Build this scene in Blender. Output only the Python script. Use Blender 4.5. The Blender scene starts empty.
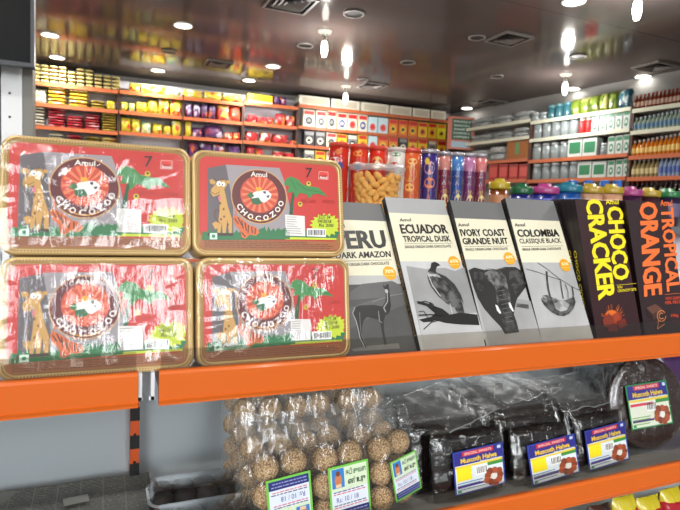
import bpy, math, random
from mathutils import Vector, Matrix, noise
random.seed(7)
SC = bpy.context.scene
COL = SC.collection
R = math.radians
V = Vector
# ------------------------------------------------------------------ camera
PITCH, ROLL, FPX, HEAD, EYE = R(4.308), R(2.282), 551.8, R(66.85), 1.45
fw = V((math.cos(HEAD), math.sin(HEAD), 0)); rt = V((math.sin(HEAD), -math.cos(HEAD), 0)); zz = V((0, 0, 1))
FWD = fw*math.cos(PITCH) - zz*math.sin(PITCH); u0 = fw*math.sin(PITCH) + zz*math.cos(PITCH)
CU = rt*math.cos(ROLL) + u0*math.sin(ROLL); CV = -rt*math.sin(ROLL) + u0*math.cos(ROLL)
EYEP = V((0, 0, EYE))
def ray(x, y): return FWD + CU*((x-340)/FPX) + CV*((255-y)/FPX)
def hit(x, y, p0, n):
    d = ray(x, y); return EYEP + d*((p0-EYEP).dot(n)/d.dot(n))
def atY(x, y, Y): return hit(x, y, V((0, Y, 0)), V((0, 1, 0)))
def atZ(x, y, Z): return hit(x, y, V((0, 0, Z)), zz)
cam_d = bpy.data.cameras.new('camera'); cam = bpy.data.objects.new('camera', cam_d); COL.objects.link(cam)
m = Matrix.Identity(4)
for i, a in enumerate((CU, CV, -FWD)):
    for j in range(3): m[j][i] = a[j]
m.translation = EYEP
cam.matrix_world = m
cam_d.sensor_width = 36; cam_d.lens = FPX/680*36; cam_d.clip_start = .02
cam_d.dof.use_dof = True; cam_d.dof.focus_distance = .76; cam_d.dof.aperture_fstop = 12.0
SC.camera = cam

# ------------------------------------------------------------------ materials
MATS = {}
def lin(c):
    o = []
    for v in c[:3]:
        v /= 255; o.append(v/12.92 if v <= .04045 else ((v+.055)/1.055)**2.4)
    return (*o, 1)
def mat(name, col=(200, 200, 200), rough=.5, metal=0, emit=0, coat=0, bump=None, spec=.5, aniso=None):
    """bump=(scale, strength, distance)"""
    if name in MATS: return MATS[name]
    M = bpy.data.materials.new(name); M.use_nodes = True; nt = M.node_tree; b = nt.nodes['Principled BSDF']
    b.inputs['Base Color'].default_value = lin(col); b.inputs['Roughness'].default_value = rough; b.inputs['Metallic'].default_value = metal
    b.inputs['Coat Weight'].default_value = coat; b.inputs['Coat Roughness'].default_value = .08; b.inputs['Specular IOR Level'].default_value = spec
    if emit:
        b.inputs['Emission Color'].default_value = lin(col); b.inputs['Emission Strength'].default_value = emit
    if bump:
        tc = nt.nodes.new('ShaderNodeTexCoord'); n = nt.nodes.new('ShaderNodeTexNoise'); n.inputs['Scale'].default_value = bump[0]; n.inputs['Detail'].default_value = 4
        bp = nt.nodes.new('ShaderNodeBump'); bp.inputs['Strength'].default_value = bump[1]; bp.inputs['Distance'].default_value = bump[2]
        nt.links.new(tc.outputs['Object'], n.inputs['Vector']); nt.links.new(n.outputs['Fac'], bp.inputs['Height']); nt.links.new(bp.outputs['Normal'], b.inputs['Normal'])
    MATS[name] = M; return M
def spots(name, cols, scale=30, rough=.3, bump=None, metal=0):
    """printed packaging: patches of several colours"""
    if name in MATS: return MATS[name]
    M = mat(name, cols[0], rough, metal, coat=.3, bump=bump); nt = M.node_tree; b = nt.nodes['Principled BSDF']
    tc = nt.nodes.new('ShaderNodeTexCoord'); oi = nt.nodes.new('ShaderNodeObjectInfo'); ad = nt.nodes.new('ShaderNodeVectorMath'); ad.operation = 'ADD'
    sc = nt.nodes.new('ShaderNodeVectorMath'); sc.operation = 'SCALE'; sc.inputs[3].default_value = 9
    cb = nt.nodes.new('ShaderNodeCombineXYZ'); nt.links.new(oi.outputs['Random'], cb.inputs[0]); nt.links.new(oi.outputs['Random'], cb.inputs[2])
    nt.links.new(cb.outputs[0], sc.inputs[0]); nt.links.new(tc.outputs['Object'], ad.inputs[0]); nt.links.new(sc.outputs[0], ad.inputs[1])
    v = nt.nodes.new('ShaderNodeTexVoronoi'); v.inputs['Scale'].default_value = scale; nt.links.new(ad.outputs[0], v.inputs['Vector'])
    s = nt.nodes.new('ShaderNodeSeparateColor'); nt.links.new(v.outputs['Color'], s.inputs[0])
    r = nt.nodes.new('ShaderNodeValToRGB'); r.color_ramp.interpolation = 'CONSTANT'; e = r.color_ramp.elements
    n = len(cols)
    e[0].color = lin(cols[0]); e[0].position = 0; e[1].position = .5; e[1].color = lin(cols[1])
    for i in range(2, n):
        x = e.new(.5+.5*(i-1)/(n-1)); x.color = lin(cols[i])
    nt.links.new(s.outputs[0], r.inputs[0]); nt.links.new(r.outputs[0], b.inputs['Base Color'])
    return M
def film(name, fac=.18, rough=.1, scale=40, strength=.6, dist=.002, tint=(255, 255, 255), stretch=(1, 1, 1), body=0):
    """thin clear plastic"""
    if name in MATS: return MATS[name]
    M = bpy.data.materials.new(name); M.use_nodes = True; nt = M.node_tree; nt.nodes.clear()
    o = nt.nodes.new('ShaderNodeOutputMaterial'); t = nt.nodes.new('ShaderNodeBsdfTransparent'); t.inputs[0].default_value = lin(tint)
    g = nt.nodes.new('ShaderNodeBsdfGlossy'); g.inputs['Roughness'].default_value = rough
    mx = nt.nodes.new('ShaderNodeMixShader'); lw = nt.nodes.new('ShaderNodeFresnel'); lw.inputs['IOR'].default_value = 1.45
    ma = nt.nodes.new('ShaderNodeMath'); ma.operation = 'ADD'; ma.inputs[1].default_value = fac; ma.use_clamp = True
    tc = nt.nodes.new('ShaderNodeTexCoord'); mp = nt.nodes.new('ShaderNodeMapping'); mp.inputs['Scale'].default_value = stretch
    n = nt.nodes.new('ShaderNodeTexNoise'); n.inputs['Scale'].default_value = scale; n.inputs['Detail'].default_value = 6; n.inputs['Distortion'].default_value = .8
    bp = nt.nodes.new('ShaderNodeBump'); bp.inputs['Strength'].default_value = strength; bp.inputs['Distance'].default_value = dist
    L = nt.links.new
    L(tc.outputs['Object'], mp.inputs[0]); L(mp.outputs[0], n.inputs['Vector']); L(n.outputs['Fac'], bp.inputs['Height']); L(bp.outputs[0], g.inputs['Normal']); L(bp.outputs[0], lw.inputs['Normal'])
    ge = nt.nodes.new('ShaderNodeNewGeometry'); nb = nt.nodes.new('ShaderNodeMath'); nb.operation = 'SUBTRACT'; nb.inputs[0].default_value = 1; L(ge.outputs['Backfacing'], nb.inputs[1])
    m0 = nt.nodes.new('ShaderNodeMath'); m0.operation = 'MULTIPLY'; L(lw.outputs[0], m0.inputs[0]); L(nb.outputs[0], m0.inputs[1]); L(m0.outputs[0], ma.inputs[0]); L(ma.outputs[0], mx.inputs[0]); L(t.outputs[0], mx.inputs[1]); L(g.outputs[0], mx.inputs[2])
    if body:
        df = nt.nodes.new('ShaderNodeBsdfDiffuse'); df.inputs[0].default_value = lin((225, 228, 225)); m2 = nt.nodes.new('ShaderNodeMixShader'); m2.inputs[0].default_value = body
        L(mx.outputs[0], m2.inputs[1]); L(df.outputs[0], m2.inputs[2]); L(m2.outputs[0], o.inputs[0])
    else: L(mx.outputs[0], o.inputs[0])
    MATS[name] = M; return M
def c(*rgb, r=.45, coat=.0): return mat('ink_%d_%d_%d_%d' % (*rgb, int(r*100)), rgb, r, coat=coat)

# ------------------------------------------------------------------ mesh collector
class MB:
    def __init__(s): s.v = []; s.f = []; s.mi = []; s.mats = []; s.sm = []
    def idx(s, m):
        if m not in s.mats: s.mats.append(m)
        return s.mats.index(m)
    def add(s, vs, fs, m, M=None, smooth=False):
        o = len(s.v); i = s.idx(m)
        for p in vs: s.v.append(tuple(M @ V(p)) if M else tuple(p))
        for f in fs: s.f.append(tuple(o+k for k in f)); s.mi.append(i); s.sm.append(smooth)
    def box(s, a, b, m, M=None):
        x0, y0, z0 = a; x1, y1, z1 = b
        s.add([(x0,y0,z0),(x1,y0,z0),(x1,y1,z0),(x0,y1,z0),(x0,y0,z1),(x1,y0,z1),(x1,y1,z1),(x0,y1,z1)],
              [(0,3,2,1),(4,5,6,7),(0,1,5,4),(1,2,6,5),(2,3,7,6),(3,0,4,7)], m, M)
    def poly(s, pts, m, M=None): s.add(pts, [tuple(range(len(pts)))], m, M)
    def lathe(s, prof, m, n=20, M=None, cap=True, ms=None, c0=(0, 0)):
        """prof: (r,z) bottom to top; ms: material per segment"""
        vs = []; k = len(prof)
        for r, z in prof:
            for i in range(n): a = 2*math.pi*i/n; vs.append((c0[0]+r*math.cos(a), c0[1]+r*math.sin(a), z))
        for j in range(k-1):
            fs = [(j*n+i, j*n+(i+1) % n, (j+1)*n+(i+1) % n, (j+1)*n+i) for i in range(n)]
            if j == 0: s.add(vs, fs, ms[0] if ms else m, M, True); off = len(s.v)-len(vs)
            else:
                im = s.idx(ms[j] if ms else m)
                for f in fs: s.f.append(tuple(off+q for q in f)); s.mi.append(im); s.sm.append(True)
        if cap:
            for f, im in (((tuple(range(n-1, -1, -1))), ms[0] if ms else m), (tuple((k-1)*n+i for i in range(n)), ms[-1] if ms else m)):
                s.f.append(tuple(off+q for q in f)); s.mi.append(s.idx(im)); s.sm.append(False)
    def ball(s, ct, r, m, n=14, k=8, sc=(1, 1, 1), wob=0, fr=60):
        vs = [(0, 0, -1)]
        for j in range(1, k):
            t = math.pi*j/k
            for i in range(n): a = 2*math.pi*i/n; vs.append((math.sin(t)*math.cos(a), math.sin(t)*math.sin(a), -math.cos(t)))
        vs.append((0, 0, 1)); out = []
        for p in vs:
            q = V(p); w = 1+wob*noise.noise(V(ct)*fr+q*3) if wob else 1
            out.append((ct[0]+q.x*r*sc[0]*w, ct[1]+q.y*r*sc[1]*w, ct[2]+q.z*r*sc[2]*w))
        fs = [(0, 1+(i+1) % n, 1+i) for i in range(n)]
        for j in range(k-2):
            for i in range(n): fs.append((1+j*n+i, 1+j*n+(i+1) % n, 1+(j+1)*n+(i+1) % n, 1+(j+1)*n+i))
        e = len(vs)-1; fs += [(e, 1+(k-2)*n+i, 1+(k-2)*n+(i+1) % n) for i in range(n)]
        s.add(out, fs, m, None, True)
    def pillow(s, w, d, h, m, nx=10, nz=8, e=.45, wob=.004, seed=0, x0=0, y0=0, z0=0, back=None, flat=0):
        """sealed bag standing in XZ, swelling in Y; centre bottom at x0,y0,z0"""
        for side in (-1, 1):
            vs = []
            for j in range(nz+1):
                for i in range(nx+1):
                    u = 2*i/nx-1; v = 2*j/nz-1
                    t = (max(0, 1-abs(u)**2.6)*max(0, 1-abs(v)**2.6))**e
                    q = V((u*3+seed*7.1, v*3, side*2.0+seed))
                    nn = noise.noise(q)*wob; n2 = noise.noise(q*2.3)*wob
                    vs.append((x0+u*w/2*(1-.03*abs(v))+nn*(abs(u)), y0+side*(t*d/2)+n2*t+(noise.noise(q*4))*wob*.6*t, z0+h/2+v*h/2+(noise.noise(q*1.7+V((5,5,5)))*wob*.6 if j > 0 else 0)))
            fs = []
            for j in range(nz):
                for i in range(nx):
                    a = j*(nx+1)+i; f = (a, a+1, a+nx+2, a+nx+1); fs.append(f if side < 0 else f[::-1])
            s.add(vs, fs, (back or m) if side > 0 else m, None, True)
    def strip(s, pts, w, m, y=0):
        """flat printed line in XZ"""
        for (a, b) in zip(pts, pts[1:]):
            a = V(a); b = V(b); d = (b-a)
            if d.length < 1e-9: continue
            n = V((-d.y, d.x)).normalized()*w/2
            s.poly([(p.x, y, p.y) for p in (a-n, b-n, b+n, a+n)], m)
    def build(s, name, parent=None, M=None, bev=0, rnd=0):
        me = bpy.data.meshes.new(name); me.from_pydata(s.v, [], s.f); me.update()
        for q in s.mats: me.materials.append(q)
        me.polygons.foreach_set('material_index', s.mi); me.polygons.foreach_set('use_smooth', s.sm)
        o = bpy.data.objects.new(name, me); COL.objects.link(o)
        if parent: o.parent = parent
        if M is not None: o.matrix_local = M
        if bev:
            b = o.modifiers.new('b', 'BEVEL'); b.width = bev; b.segments = 2; b.limit_method = 'ANGLE'; b.angle_limit = R(40)
        return o
LAB = set()
def tag(o, label, cat, group=None, kind=None):
    o['label'] = label; o['category'] = cat
    if group: o['group'] = group
    if kind: o['kind'] = kind
    return o
def struct(o): o['kind'] = 'structure'; return o
def empty(name, loc=(0, 0, 0), rz=0, rx=0):
    o = bpy.data.objects.new(name, None); COL.objects.link(o); o.empty_display_size = .02
    o.matrix_world = Matrix.Translation(loc) @ Matrix.Rotation(rz, 4, 'Z') @ Matrix.Rotation(rx, 4, 'X'); return o
def copy_tree(o, parent=None):
    q = o.copy(); COL.objects.link(q)
    if parent: q.parent = parent; q.matrix_parent_inverse = o.matrix_parent_inverse.copy()
    for ch in list(o.children): copy_tree(ch, q)
    return q
def place(o, loc, rz=0, rx=0, s=(1, 1, 1)):
    o.matrix_world = Matrix.Translation(loc) @ Matrix.Rotation(rz, 4, 'Z') @ Matrix.Rotation(rx, 4, 'X') @ Matrix.Diagonal((*s, 1)); return o
ORD = 'first second third fourth fifth sixth seventh eighth ninth tenth eleventh twelfth thirteenth fourteenth fifteenth sixteenth'.split()

# ------------------------------------------------------------------ lettering
TX = {}
def glyphs(t, bold=0):
    k = (t, bold)
    if k in TX: return TX[k]
    cu = bpy.data.curves.new('t', 'FONT'); cu.body = t; cu.size = 1; cu.offset = bold; cu.resolution_u = 2; cu.fill_mode = 'BOTH'
    ob = bpy.data.objects.new('t', cu); COL.objects.link(ob)
    dg = bpy.context.evaluated_depsgraph_get(); me = bpy.data.meshes.new_from_object(ob.evaluated_get(dg))
    vs = [tuple(v.co) for v in me.vertices]; fs = [tuple(p.vertices) for p in me.polygons]
    bpy.data.objects.remove(ob); bpy.data.curves.remove(cu); bpy.data.meshes.remove(me)
    if not vs: vs = [(0, 0, 0), (1, 0, 0), (0, 1, 0)]; fs = [(0, 1, 2)]
    xs = [v[0] for v in vs]; ys = [v[1] for v in vs]
    TX[k] = (vs, fs, min(xs), max(xs), min(ys), max(ys)); return TX[k]
def text(mb, t, BL, BR, TL, m, y, bold=.015, base0=True):
    """lettering fitted to baseline BL-BR and cap corner TL, in the local XZ plane at depth y"""
    if bold > .03:
        vs0, fs0, *_ = glyphs(t, .022); sh = bold-.02; vs = []; fs = []
        for q, dx in enumerate((-sh, 0, sh)):
            fs += [tuple(i+len(vs) for i in f) for f in fs0]; vs += [(v[0]+dx, v[1], q*.00004) for v in vs0]
        x0, x1 = min(v[0] for v in vs), max(v[0] for v in vs); y0, y1 = min(v[1] for v in vs), max(v[1] for v in vs)
    else: vs, fs, x0, x1, y0, y1 = glyphs(t, bold)
    BL = V(BL); ex = V(BR)-BL; ey = V(TL)-BL
    out = []
    for v in vs:
        p = BL + ex*((v[0]-x0)/(x1-x0)) + ey*((v[1]-y0)/(y1-y0)); out.append((p.x, y-v[2], p.y))
    fl = [f[::1] for f in fs]
    mb.add(out, fl, m)
def hole_text(*a, **k): text(*a, **k)

# ================================================================== SETTING
CEIL = 2.8
CORNER = V((4.132, 6.201, 0))
BA = R(-2.75); bdir = V((math.cos(BA), math.sin(BA), 0)); bin_ = V((-bdir.y, bdir.x, 0))
RA = R(98.65-180); rdir = V((math.cos(RA), math.sin(RA), 0)); rin = V((-rdir.y, rdir.x, 0))   # along the right wall towards the viewer, and into it

def ceiling_mat():
    M = bpy.data.materials.new('ceiling_panel'); M.use_nodes = True; nt = M.node_tree; nt.nodes.clear(); N = nt.nodes.new; L = nt.links.new
    o = N('ShaderNodeOutputMaterial'); d = N('ShaderNodeBsdfDiffuse'); g = N('ShaderNodeBsdfGlossy'); mx = N('ShaderNodeMixShader')
    tc = N('ShaderNodeTexCoord'); sp = N('ShaderNodeSeparateXYZ'); L(tc.outputs['Object'], sp.inputs[0])
    # narrow seams between wide glossy panels
    def seam(out, per, ph):
        a = N('ShaderNodeMath'); a.operation = 'ADD'; a.inputs[1].default_value = ph; L(out, a.inputs[0])
        m1 = N('ShaderNodeMath'); m1.operation = 'PINGPONG'; m1.inputs[1].default_value = per/2; L(a.outputs[0], m1.inputs[0])
        m2 = N('ShaderNodeMath'); m2.operation = 'LESS_THAN'; m2.inputs[1].default_value = .004; L(m1.outputs[0], m2.inputs[0]); return m2
    s1 = seam(sp.outputs['Y'], 40, -atZ(630, 30, CEIL).y); s2 = seam(sp.outputs['Y'], 40, -1.1)
    mxm = N('ShaderNodeMath'); mxm.operation = 'MAXIMUM'; L(s1.outputs[0], mxm.inputs[0]); L(s2.outputs[0], mxm.inputs[1])
    n = N('ShaderNodeTexNoise'); n.inputs['Scale'].default_value = 1.1; n.inputs['Detail'].default_value = 3; L(tc.outputs['Object'], n.inputs['Vector'])
    r = N('ShaderNodeValToRGB'); r.color_ramp.elements[0].color = lin((82, 73, 71)); r.color_ramp.elements[1].color = lin((100, 90, 86)); L(n.outputs['Fac'], r.inputs[0])
    mc = N('ShaderNodeMixRGB'); L(mxm.outputs[0], mc.inputs[0]); L(r.outputs[0], mc.inputs[1]); mc.inputs[2].default_value = lin((60, 54, 53)); L(mc.outputs[0], d.inputs[0])
    g.inputs['Color'].default_value = lin((196, 192, 188)); g.inputs['Roughness'].default_value = .11
    mp = N('ShaderNodeMapping'); mp.inputs['Scale'].default_value = (14, 3, 1); L(tc.outputs['Object'], mp.inputs[0])
    n2 = N('ShaderNodeTexNoise'); n2.inputs['Scale'].default_value = 1; L(mp.outputs[0], n2.inputs['Vector'])
    bp = N('ShaderNodeBump'); bp.inputs['Strength'].default_value = .25; bp.inputs['Distance'].default_value = .002; L(n2.outputs['Fac'], bp.inputs['Height']); L(bp.outputs[0], g.inputs['Normal'])
    fr = N('ShaderNodeFresnel'); fr.inputs[0].default_value = 1.45; L(fr.outputs[0], mx.inputs[0]); L(d.outputs[0], mx.inputs[1]); L(g.outputs[0], mx.inputs[2]); L(mx.outputs[0], o.inputs[0])
    return M
def floor_mat():
    M = mat('floor_tile', (150, 143, 134), .18, bump=(3, .05, .002)); nt = M.node_tree
    b = nt.nodes['Principled BSDF']; tc = nt.nodes.new('ShaderNodeTexCoord'); br = nt.nodes.new('ShaderNodeTexBrick'); br.offset = 0
    br.inputs['Scale'].default_value = 1; br.inputs['Brick Width'].default_value = .6; br.inputs['Row Height'].default_value = .6; br.inputs['Mortar Size'].default_value = .004
    br.inputs['Color1'].default_value = lin((176, 168, 158)); br.inputs['Color2'].default_value = lin((166, 160, 150)); br.inputs['Mortar'].default_value = lin((110, 105, 100))
    nt.links.new(tc.outputs['Object'], br.inputs['Vector']); nt.links.new(br.outputs[0], b.inputs['Base Color']); return M
WHITE = mat('wall_paint', (214, 214, 212), .6)
def slab(name, a, b, m):
    k = MB(); k.box(a, b, m); return struct(k.build(name))
slab('floor', (-1.7, -2.6, -.1), (6.2, 6.9, 0), floor_mat())
slab('ceiling', (-1.7, -2.6, CEIL), (6.2, 6.9, CEIL+.1), ceiling_mat())
def wall(name, p, d, i, L0, L1):
    k = MB(); a = p+d*L0; b = p+d*L1; t = i*.12
    k.add([tuple(q)+() for q in (a, b, b+t, a+t, a+zz*CEIL, b+zz*CEIL, b+t+zz*CEIL, a+t+zz*CEIL)], [(0,3,2,1),(4,5,6,7),(0,1,5,4),(1,2,6,5),(2,3,7,6),(3,0,4,7)], WHITE)
    o = k.build(name)
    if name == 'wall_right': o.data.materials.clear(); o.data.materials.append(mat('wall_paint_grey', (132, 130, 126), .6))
    return struct(o)
wall('wall_back', CORNER, bdir, bin_, -5.75, .1)
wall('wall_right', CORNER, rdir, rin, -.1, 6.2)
wl = MB(); wl.box((-1.72, 2.9, 0), (-1.6, 6.6, CEIL), WHITE); struct(wl.build('wall_left'))

# helpers along the walls: t along the wall, z up
class Wall:
    def __init__(s, d, i, off=.35): s.d = d; s.i = i; s.off = off; s.p0 = CORNER - i*off; s.rz = math.atan2(d.y, d.x)
    def t(s, px, z, dy=0):
        mm = CU*FPX - FWD*(px-340); p = s.p0 + s.i*dy + zz*z
        return -((p-EYEP).dot(mm))/(s.d.dot(mm))
    def z(s, px, py, dy=0): return hit(px, py, s.p0+s.i*dy, s.i).z
    def pt(s, t, z, dy=0): return s.p0 + s.d*t + s.i*dy + zz*z
WB = Wall(bdir, bin_); WR = Wall(rdir, rin)
ORANGE_RAIL = mat('rail_orange_far', (182, 92, 48), .5); CREAM_RAIL = mat('rail_cream', (196, 196, 172), .4); BOARD = mat('shelf_board_white', (190, 186, 178), .5)
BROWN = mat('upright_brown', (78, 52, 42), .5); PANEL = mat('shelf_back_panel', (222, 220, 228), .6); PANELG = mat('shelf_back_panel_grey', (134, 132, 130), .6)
def bay(W, t0, t1, zs, label, rails, ztop=2.72, upcol=BROWN):
    D_ = .2 if W is WB else .24
    o = empty('wall_shelving', W.pt(t0, 0), W.rz); L = t1-t0
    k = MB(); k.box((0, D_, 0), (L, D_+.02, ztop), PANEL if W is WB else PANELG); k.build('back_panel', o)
    for x in (0, L-.010):
        k = MB(); k.box((x, .02, 0), (x+.010, D_, min(ztop, max(zs)+.03)), upcol); k.build('side_panel', o)
    for z, rc in zip(zs, rails):
        k = MB(); k.box((.010, .012, z-.026), (L-.010, D_, z), BOARD); s = k.build('shelf_board', o)
        k = MB(); k.box((.004, 0, z-.032), (L-.004, .012, z+.002), rc); k.build('shelf_rail', s)
    return tag(o, label, 'shelving')
# ---------------------------------------------------------------- back wall bays
LOW = [1.75, 1.5, 1.2, .9, .6, .3]
T = lambda px, z=2.4: WB.t(px, z)
bays = dict(A=(T(28.5), T(118.6), [2.585, 2.388, 2.175, 1.965]), B=(T(118.6), T(183), [2.59, 2.39, 2.185, 1.97]), C=(T(183), T(243.5), [2.592, 2.388, 2.19, 1.975]),
            D=(T(243.5), T(298), [2.612, 2.395, 2.195, 1.985]), E=(T(298), T(448), [2.645, 2.41, 2.2, 1.99]))
dsc = dict(A='orange-railed wall shelving bay with gold packs beside the white post', B='orange-railed wall shelving bay filled with yellow snack bags', C='orange-railed wall shelving bay with purple and orange snack bags',
           D='orange-railed wall shelving bay with small red packs and a yellow carton', E='wide orange-railed wall shelving bay full of upright cartons')
for k, (a, b, zs) in bays.items(): bay(WB, a+.003, b-.003, zs+LOW, dsc[k], [ORANGE_RAIL]*10)
# right wall bays
TR = lambda px, z=2.3: WR.t(px, z)
rb = dict(a=(.38, TR(529), [2.50, 2.33, 2.10, 1.885]), b=(TR(529), TR(630), [2.472, 2.29, 2.075, 1.872]), c=(TR(630), TR(630)+1.5, [2.447, 2.26, 2.045, 1.862]))
dsr = dict(a='corner shelving bay stacked with clear wrapped bundles and a brown carton', b='cream and orange railed shelving bay of jars and green cartons', c='cream and orange railed shelving bay of upright bottles')
for k, (a, b, zs) in rb.items(): bay(WR, a+.003, b-.003, zs+[1.62, 1.4, 1.1, .8, .5, .2], dsr[k], [CREAM_RAIL, CREAM_RAIL]+[ORANGE_RAIL]*8, ztop=2.49)

# ---------------------------------------------------------------- goods on the wall shelves
PROTO = {}
def proto_item(kind, key, mats, w, h, d):
    """mesh data of one ware, built once at size w,h,d (origin: bottom, front left)"""
    K = (kind, key)
    if K in PROTO: return PROTO[K]
    b = MB()
    if kind == 'bag': b.pillow(1, 1, 1, mats[0], 10, 8, .28, .11, len(PROTO), .5, .5, 0)
    elif kind == 'flat':                                   # bag lying down, its edge to the front
        b.ball((.5, .5, .5), .5, mats[0], 12, 8, (1.12, 1.05, 1.0))
        b.box((.06, 0, .3), (.94, .5, .62), mats[-1])
    elif kind == 'carton':
        b.box((0, 0, 0), (1, 1, 1), mats[0]); b.poly([(.06, -.004, .72), (.94, -.004, .72), (.94, -.004, .95), (.06, -.004, .95)], mats[1])
        if len(mats) > 2:
            n = 14; b.poly([(.5+.32*math.cos(6.283*i/n), -.006, .36+.24*math.sin(6.283*i/n)) for i in range(n)], mats[2])
        if len(mats) > 3:
            b.poly([(.3, -.01, .26), (.68, -.01, .3), (.62, -.01, .46), (.36, -.01, .48)], mats[3])
    elif kind == 'block':
        b.box((0, 0, 0), (1, 1, 1), mats[0]); b.box((.1, -.004, .18), (.9, .5, .8), mats[1])
    elif kind == 'jar':
        b.lathe([(.44, 0), (.5, .05), (.5, .74), (.4, .82), (.4, .84), (.45, .84), (.45, 1), (.02, 1)], mats[0], 14, None, True, [mats[0], mats[0], mats[0], mats[0], mats[1], mats[1], mats[1]], (.5, .5))
    elif kind == 'bottle':
        b.lathe([(.44, 0), (.48, .03), (.48, .16), (.49, .17), (.49, .48), (.48, .49), (.46, .6), (.2, .8), (.17, .88), (.22, .88), (.22, 1), (.02, 1)], mats[0], 12, None, True,
                [mats[0], mats[0], mats[0], mats[1], mats[0], mats[0], mats[0], mats[0], mats[2], mats[2], mats[2]], (.5, .5))
    elif kind == 'tray':
        b.box((0, 0, 0), (1, 1, 1), mats[0]); b.box((.05, -.006, .62), (.95, .3, .9), mats[1])
        for i in range(4): b.box((.08+.22*i, -.008, .12), (.24+.22*i, .3, .5), mats[2 % len(mats)])
    me = b.build('m'); data = me.data; bpy.data.objects.remove(me)
    PROTO[K] = data; return data
def ware(W, name, cat, group, kind, key, mats, x0, x1, yt, zb, dep, label, dz=0, h=None, dy=.02, jit=0):
    """one ware between two sight lines x0..x1 on the shelf at zb; top at picture height yt unless h is given"""
    z = zb+.003+dz; ta = W.t(x0, z+.05, dy); tb = W.t(x1, z+.05, dy)
    if h is None: h = W.z((x0+x1)/2, yt, dy)-z
    o = bpy.data.objects.new(name, proto_item(kind, key, mats, tb-ta, h, dep)); COL.objects.link(o)
    g = .004
    if kind in ('bottle', 'jar', 'bag'): g = .0005
    o.matrix_world = Matrix.Translation(W.pt(ta+g, z, dy+random.uniform(0, .006))) @ Matrix.Rotation(W.rz+random.uniform(-jit, jit), 4, 'Z') @ Matrix.Diagonal((tb-ta-2*g, dep, h, 1))
    return tag(o, label, cat, group)
YB = spots('bag_yellow', [(204, 186, 36), (214, 200, 60), (196, 156, 36), (240, 238, 200), (196, 60, 30), (228, 214, 40)], 3.2, bump=(9, .4, .05))
YW = spots('bag_yellow_teal', [(196, 206, 120), (110, 176, 160), (230, 226, 190), (210, 190, 60)], 3.4, bump=(9, .4, .05))
GD = spots('pack_gold', [(176, 166, 92), (190, 180, 120), (204, 196, 158), (150, 74, 46)], 2.4); GDD = mat('pack_gold_seam', (196, 184, 120), .5)
GB = spots('bag_gold_brown', [(214, 180, 30), (226, 196, 50), (170, 96, 30), (236, 226, 170)], 2.6)
RD = spots('pack_red', [(168, 26, 40), (186, 36, 50), (140, 18, 30), (214, 150, 150)], 2.6)
OLV = spots('pack_olive', [(150, 126, 34), (168, 144, 50), (120, 90, 20), (196, 176, 90)], 2.6)
PUR = spots('bag_purple', [(62, 26, 78), (90, 40, 106), (200, 190, 210), (196, 90, 40), (120, 30, 70)], 3.0, bump=(9, .4, .05))
ORB = spots('bag_orange', [(214, 70, 34), (228, 100, 60), (240, 200, 180), (196, 40, 40), (230, 170, 60)], 3.0, bump=(9, .4, .05))
RB = spots('bag_red', [(176, 26, 34), (200, 50, 50), (236, 210, 190), (214, 150, 40), (140, 20, 30)], 3.0, bump=(9, .4, .05))
WHT = spots('bag_white', [(214, 212, 200), (196, 190, 150), (230, 230, 224), (180, 170, 110)], 3.0, bump=(9, .4, .05))
GRY = spots('pack_grey', [(150, 146, 132), (176, 172, 160), (120, 116, 104), (205, 200, 190)], 3.0)
# bay A
zs = bays['A'][2]; xs = [31.5+8.9*i for i in range(11)]
for i, x in enumerate(xs[:10]):
    n = 5 if i < 7 and i != 4 else 4
    for k in range(n):
        ware(WB, 'snack_pack', 'snack pack', 'gold pillow packs on the top shelf by the post', 'flat', 'gd', [GD, GDD], x, x+8.6, 0, zs[0], .16, 'gold pillow pack, %s up in the %s stack from the white post' % (ORD[k], ORD[i]), dz=k*.036, h=.036)
def stack(W, x0, x1, z, n, hh, kind, key, mats, desc, group, name='snack_pack', cat='snack pack', dep=.16):
    for k in range(n): ware(W, name, cat, group, kind, key, mats, x0, x1, 0, z, dep, desc % ORD[k], dz=k*hh, h=hh)
ware(WB, 'snack_bag', 'snack bag', None, 'bag', 'wh', [WHT], 31, 46, 88, zs[1], .12, 'pale cream snack bag beside the white post on the second shelf')
stack(WB, 47, 66, zs[1], 5, .034, 'flat', 'gb', [GB, GB], 'yellow and brown bag, %s up in the stack next to the cream bag', 'yellow bags stacked by the cream bag')
stack(WB, 68, 88.5, zs[1], 5, .034, 'flat', 'gb', [GB, GB], 'yellow and brown bag, %s up in the stack beside the low olive pile', 'yellow bags stacked beside the low olive pile')
stack(WB, 90, 105, zs[1], 3, .028, 'flat', 'ol', [OLV, OLV], 'olive gold pack, %s up in the low pile on the second shelf', 'olive packs in the low pile')
stack(WB, 31, 45, zs[2], 6, .03, 'flat', 'gr', [GRY, WHT], 'grey flat pack, %s up beside the white post', 'grey flat packs beside the post')
stack(WB, 47, 65, zs[2], 7, .026, 'flat', 'rd', [RD, RD], 'red flat pack, %s up in the tall stack beside the grey packs', 'red packs in the stack beside the grey packs')
stack(WB, 66, 83, zs[2], 5, .025, 'flat', 'rd', [RD, RD], 'red flat pack, %s up in the shortest red stack', 'red packs in the shortest stack')
stack(WB, 84, 100, zs[2], 6, .026, 'flat', 'rd', [RD, RD], 'red flat pack, %s up in the stack beside the tall olive stack', 'red packs beside the olive stack')
stack(WB, 101, 117, zs[2], 7, .026, 'flat', 'ol', [OLV, OLV], 'olive gold pack, %s up in the tall stack on the third shelf', 'olive packs in the tall stack')
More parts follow.
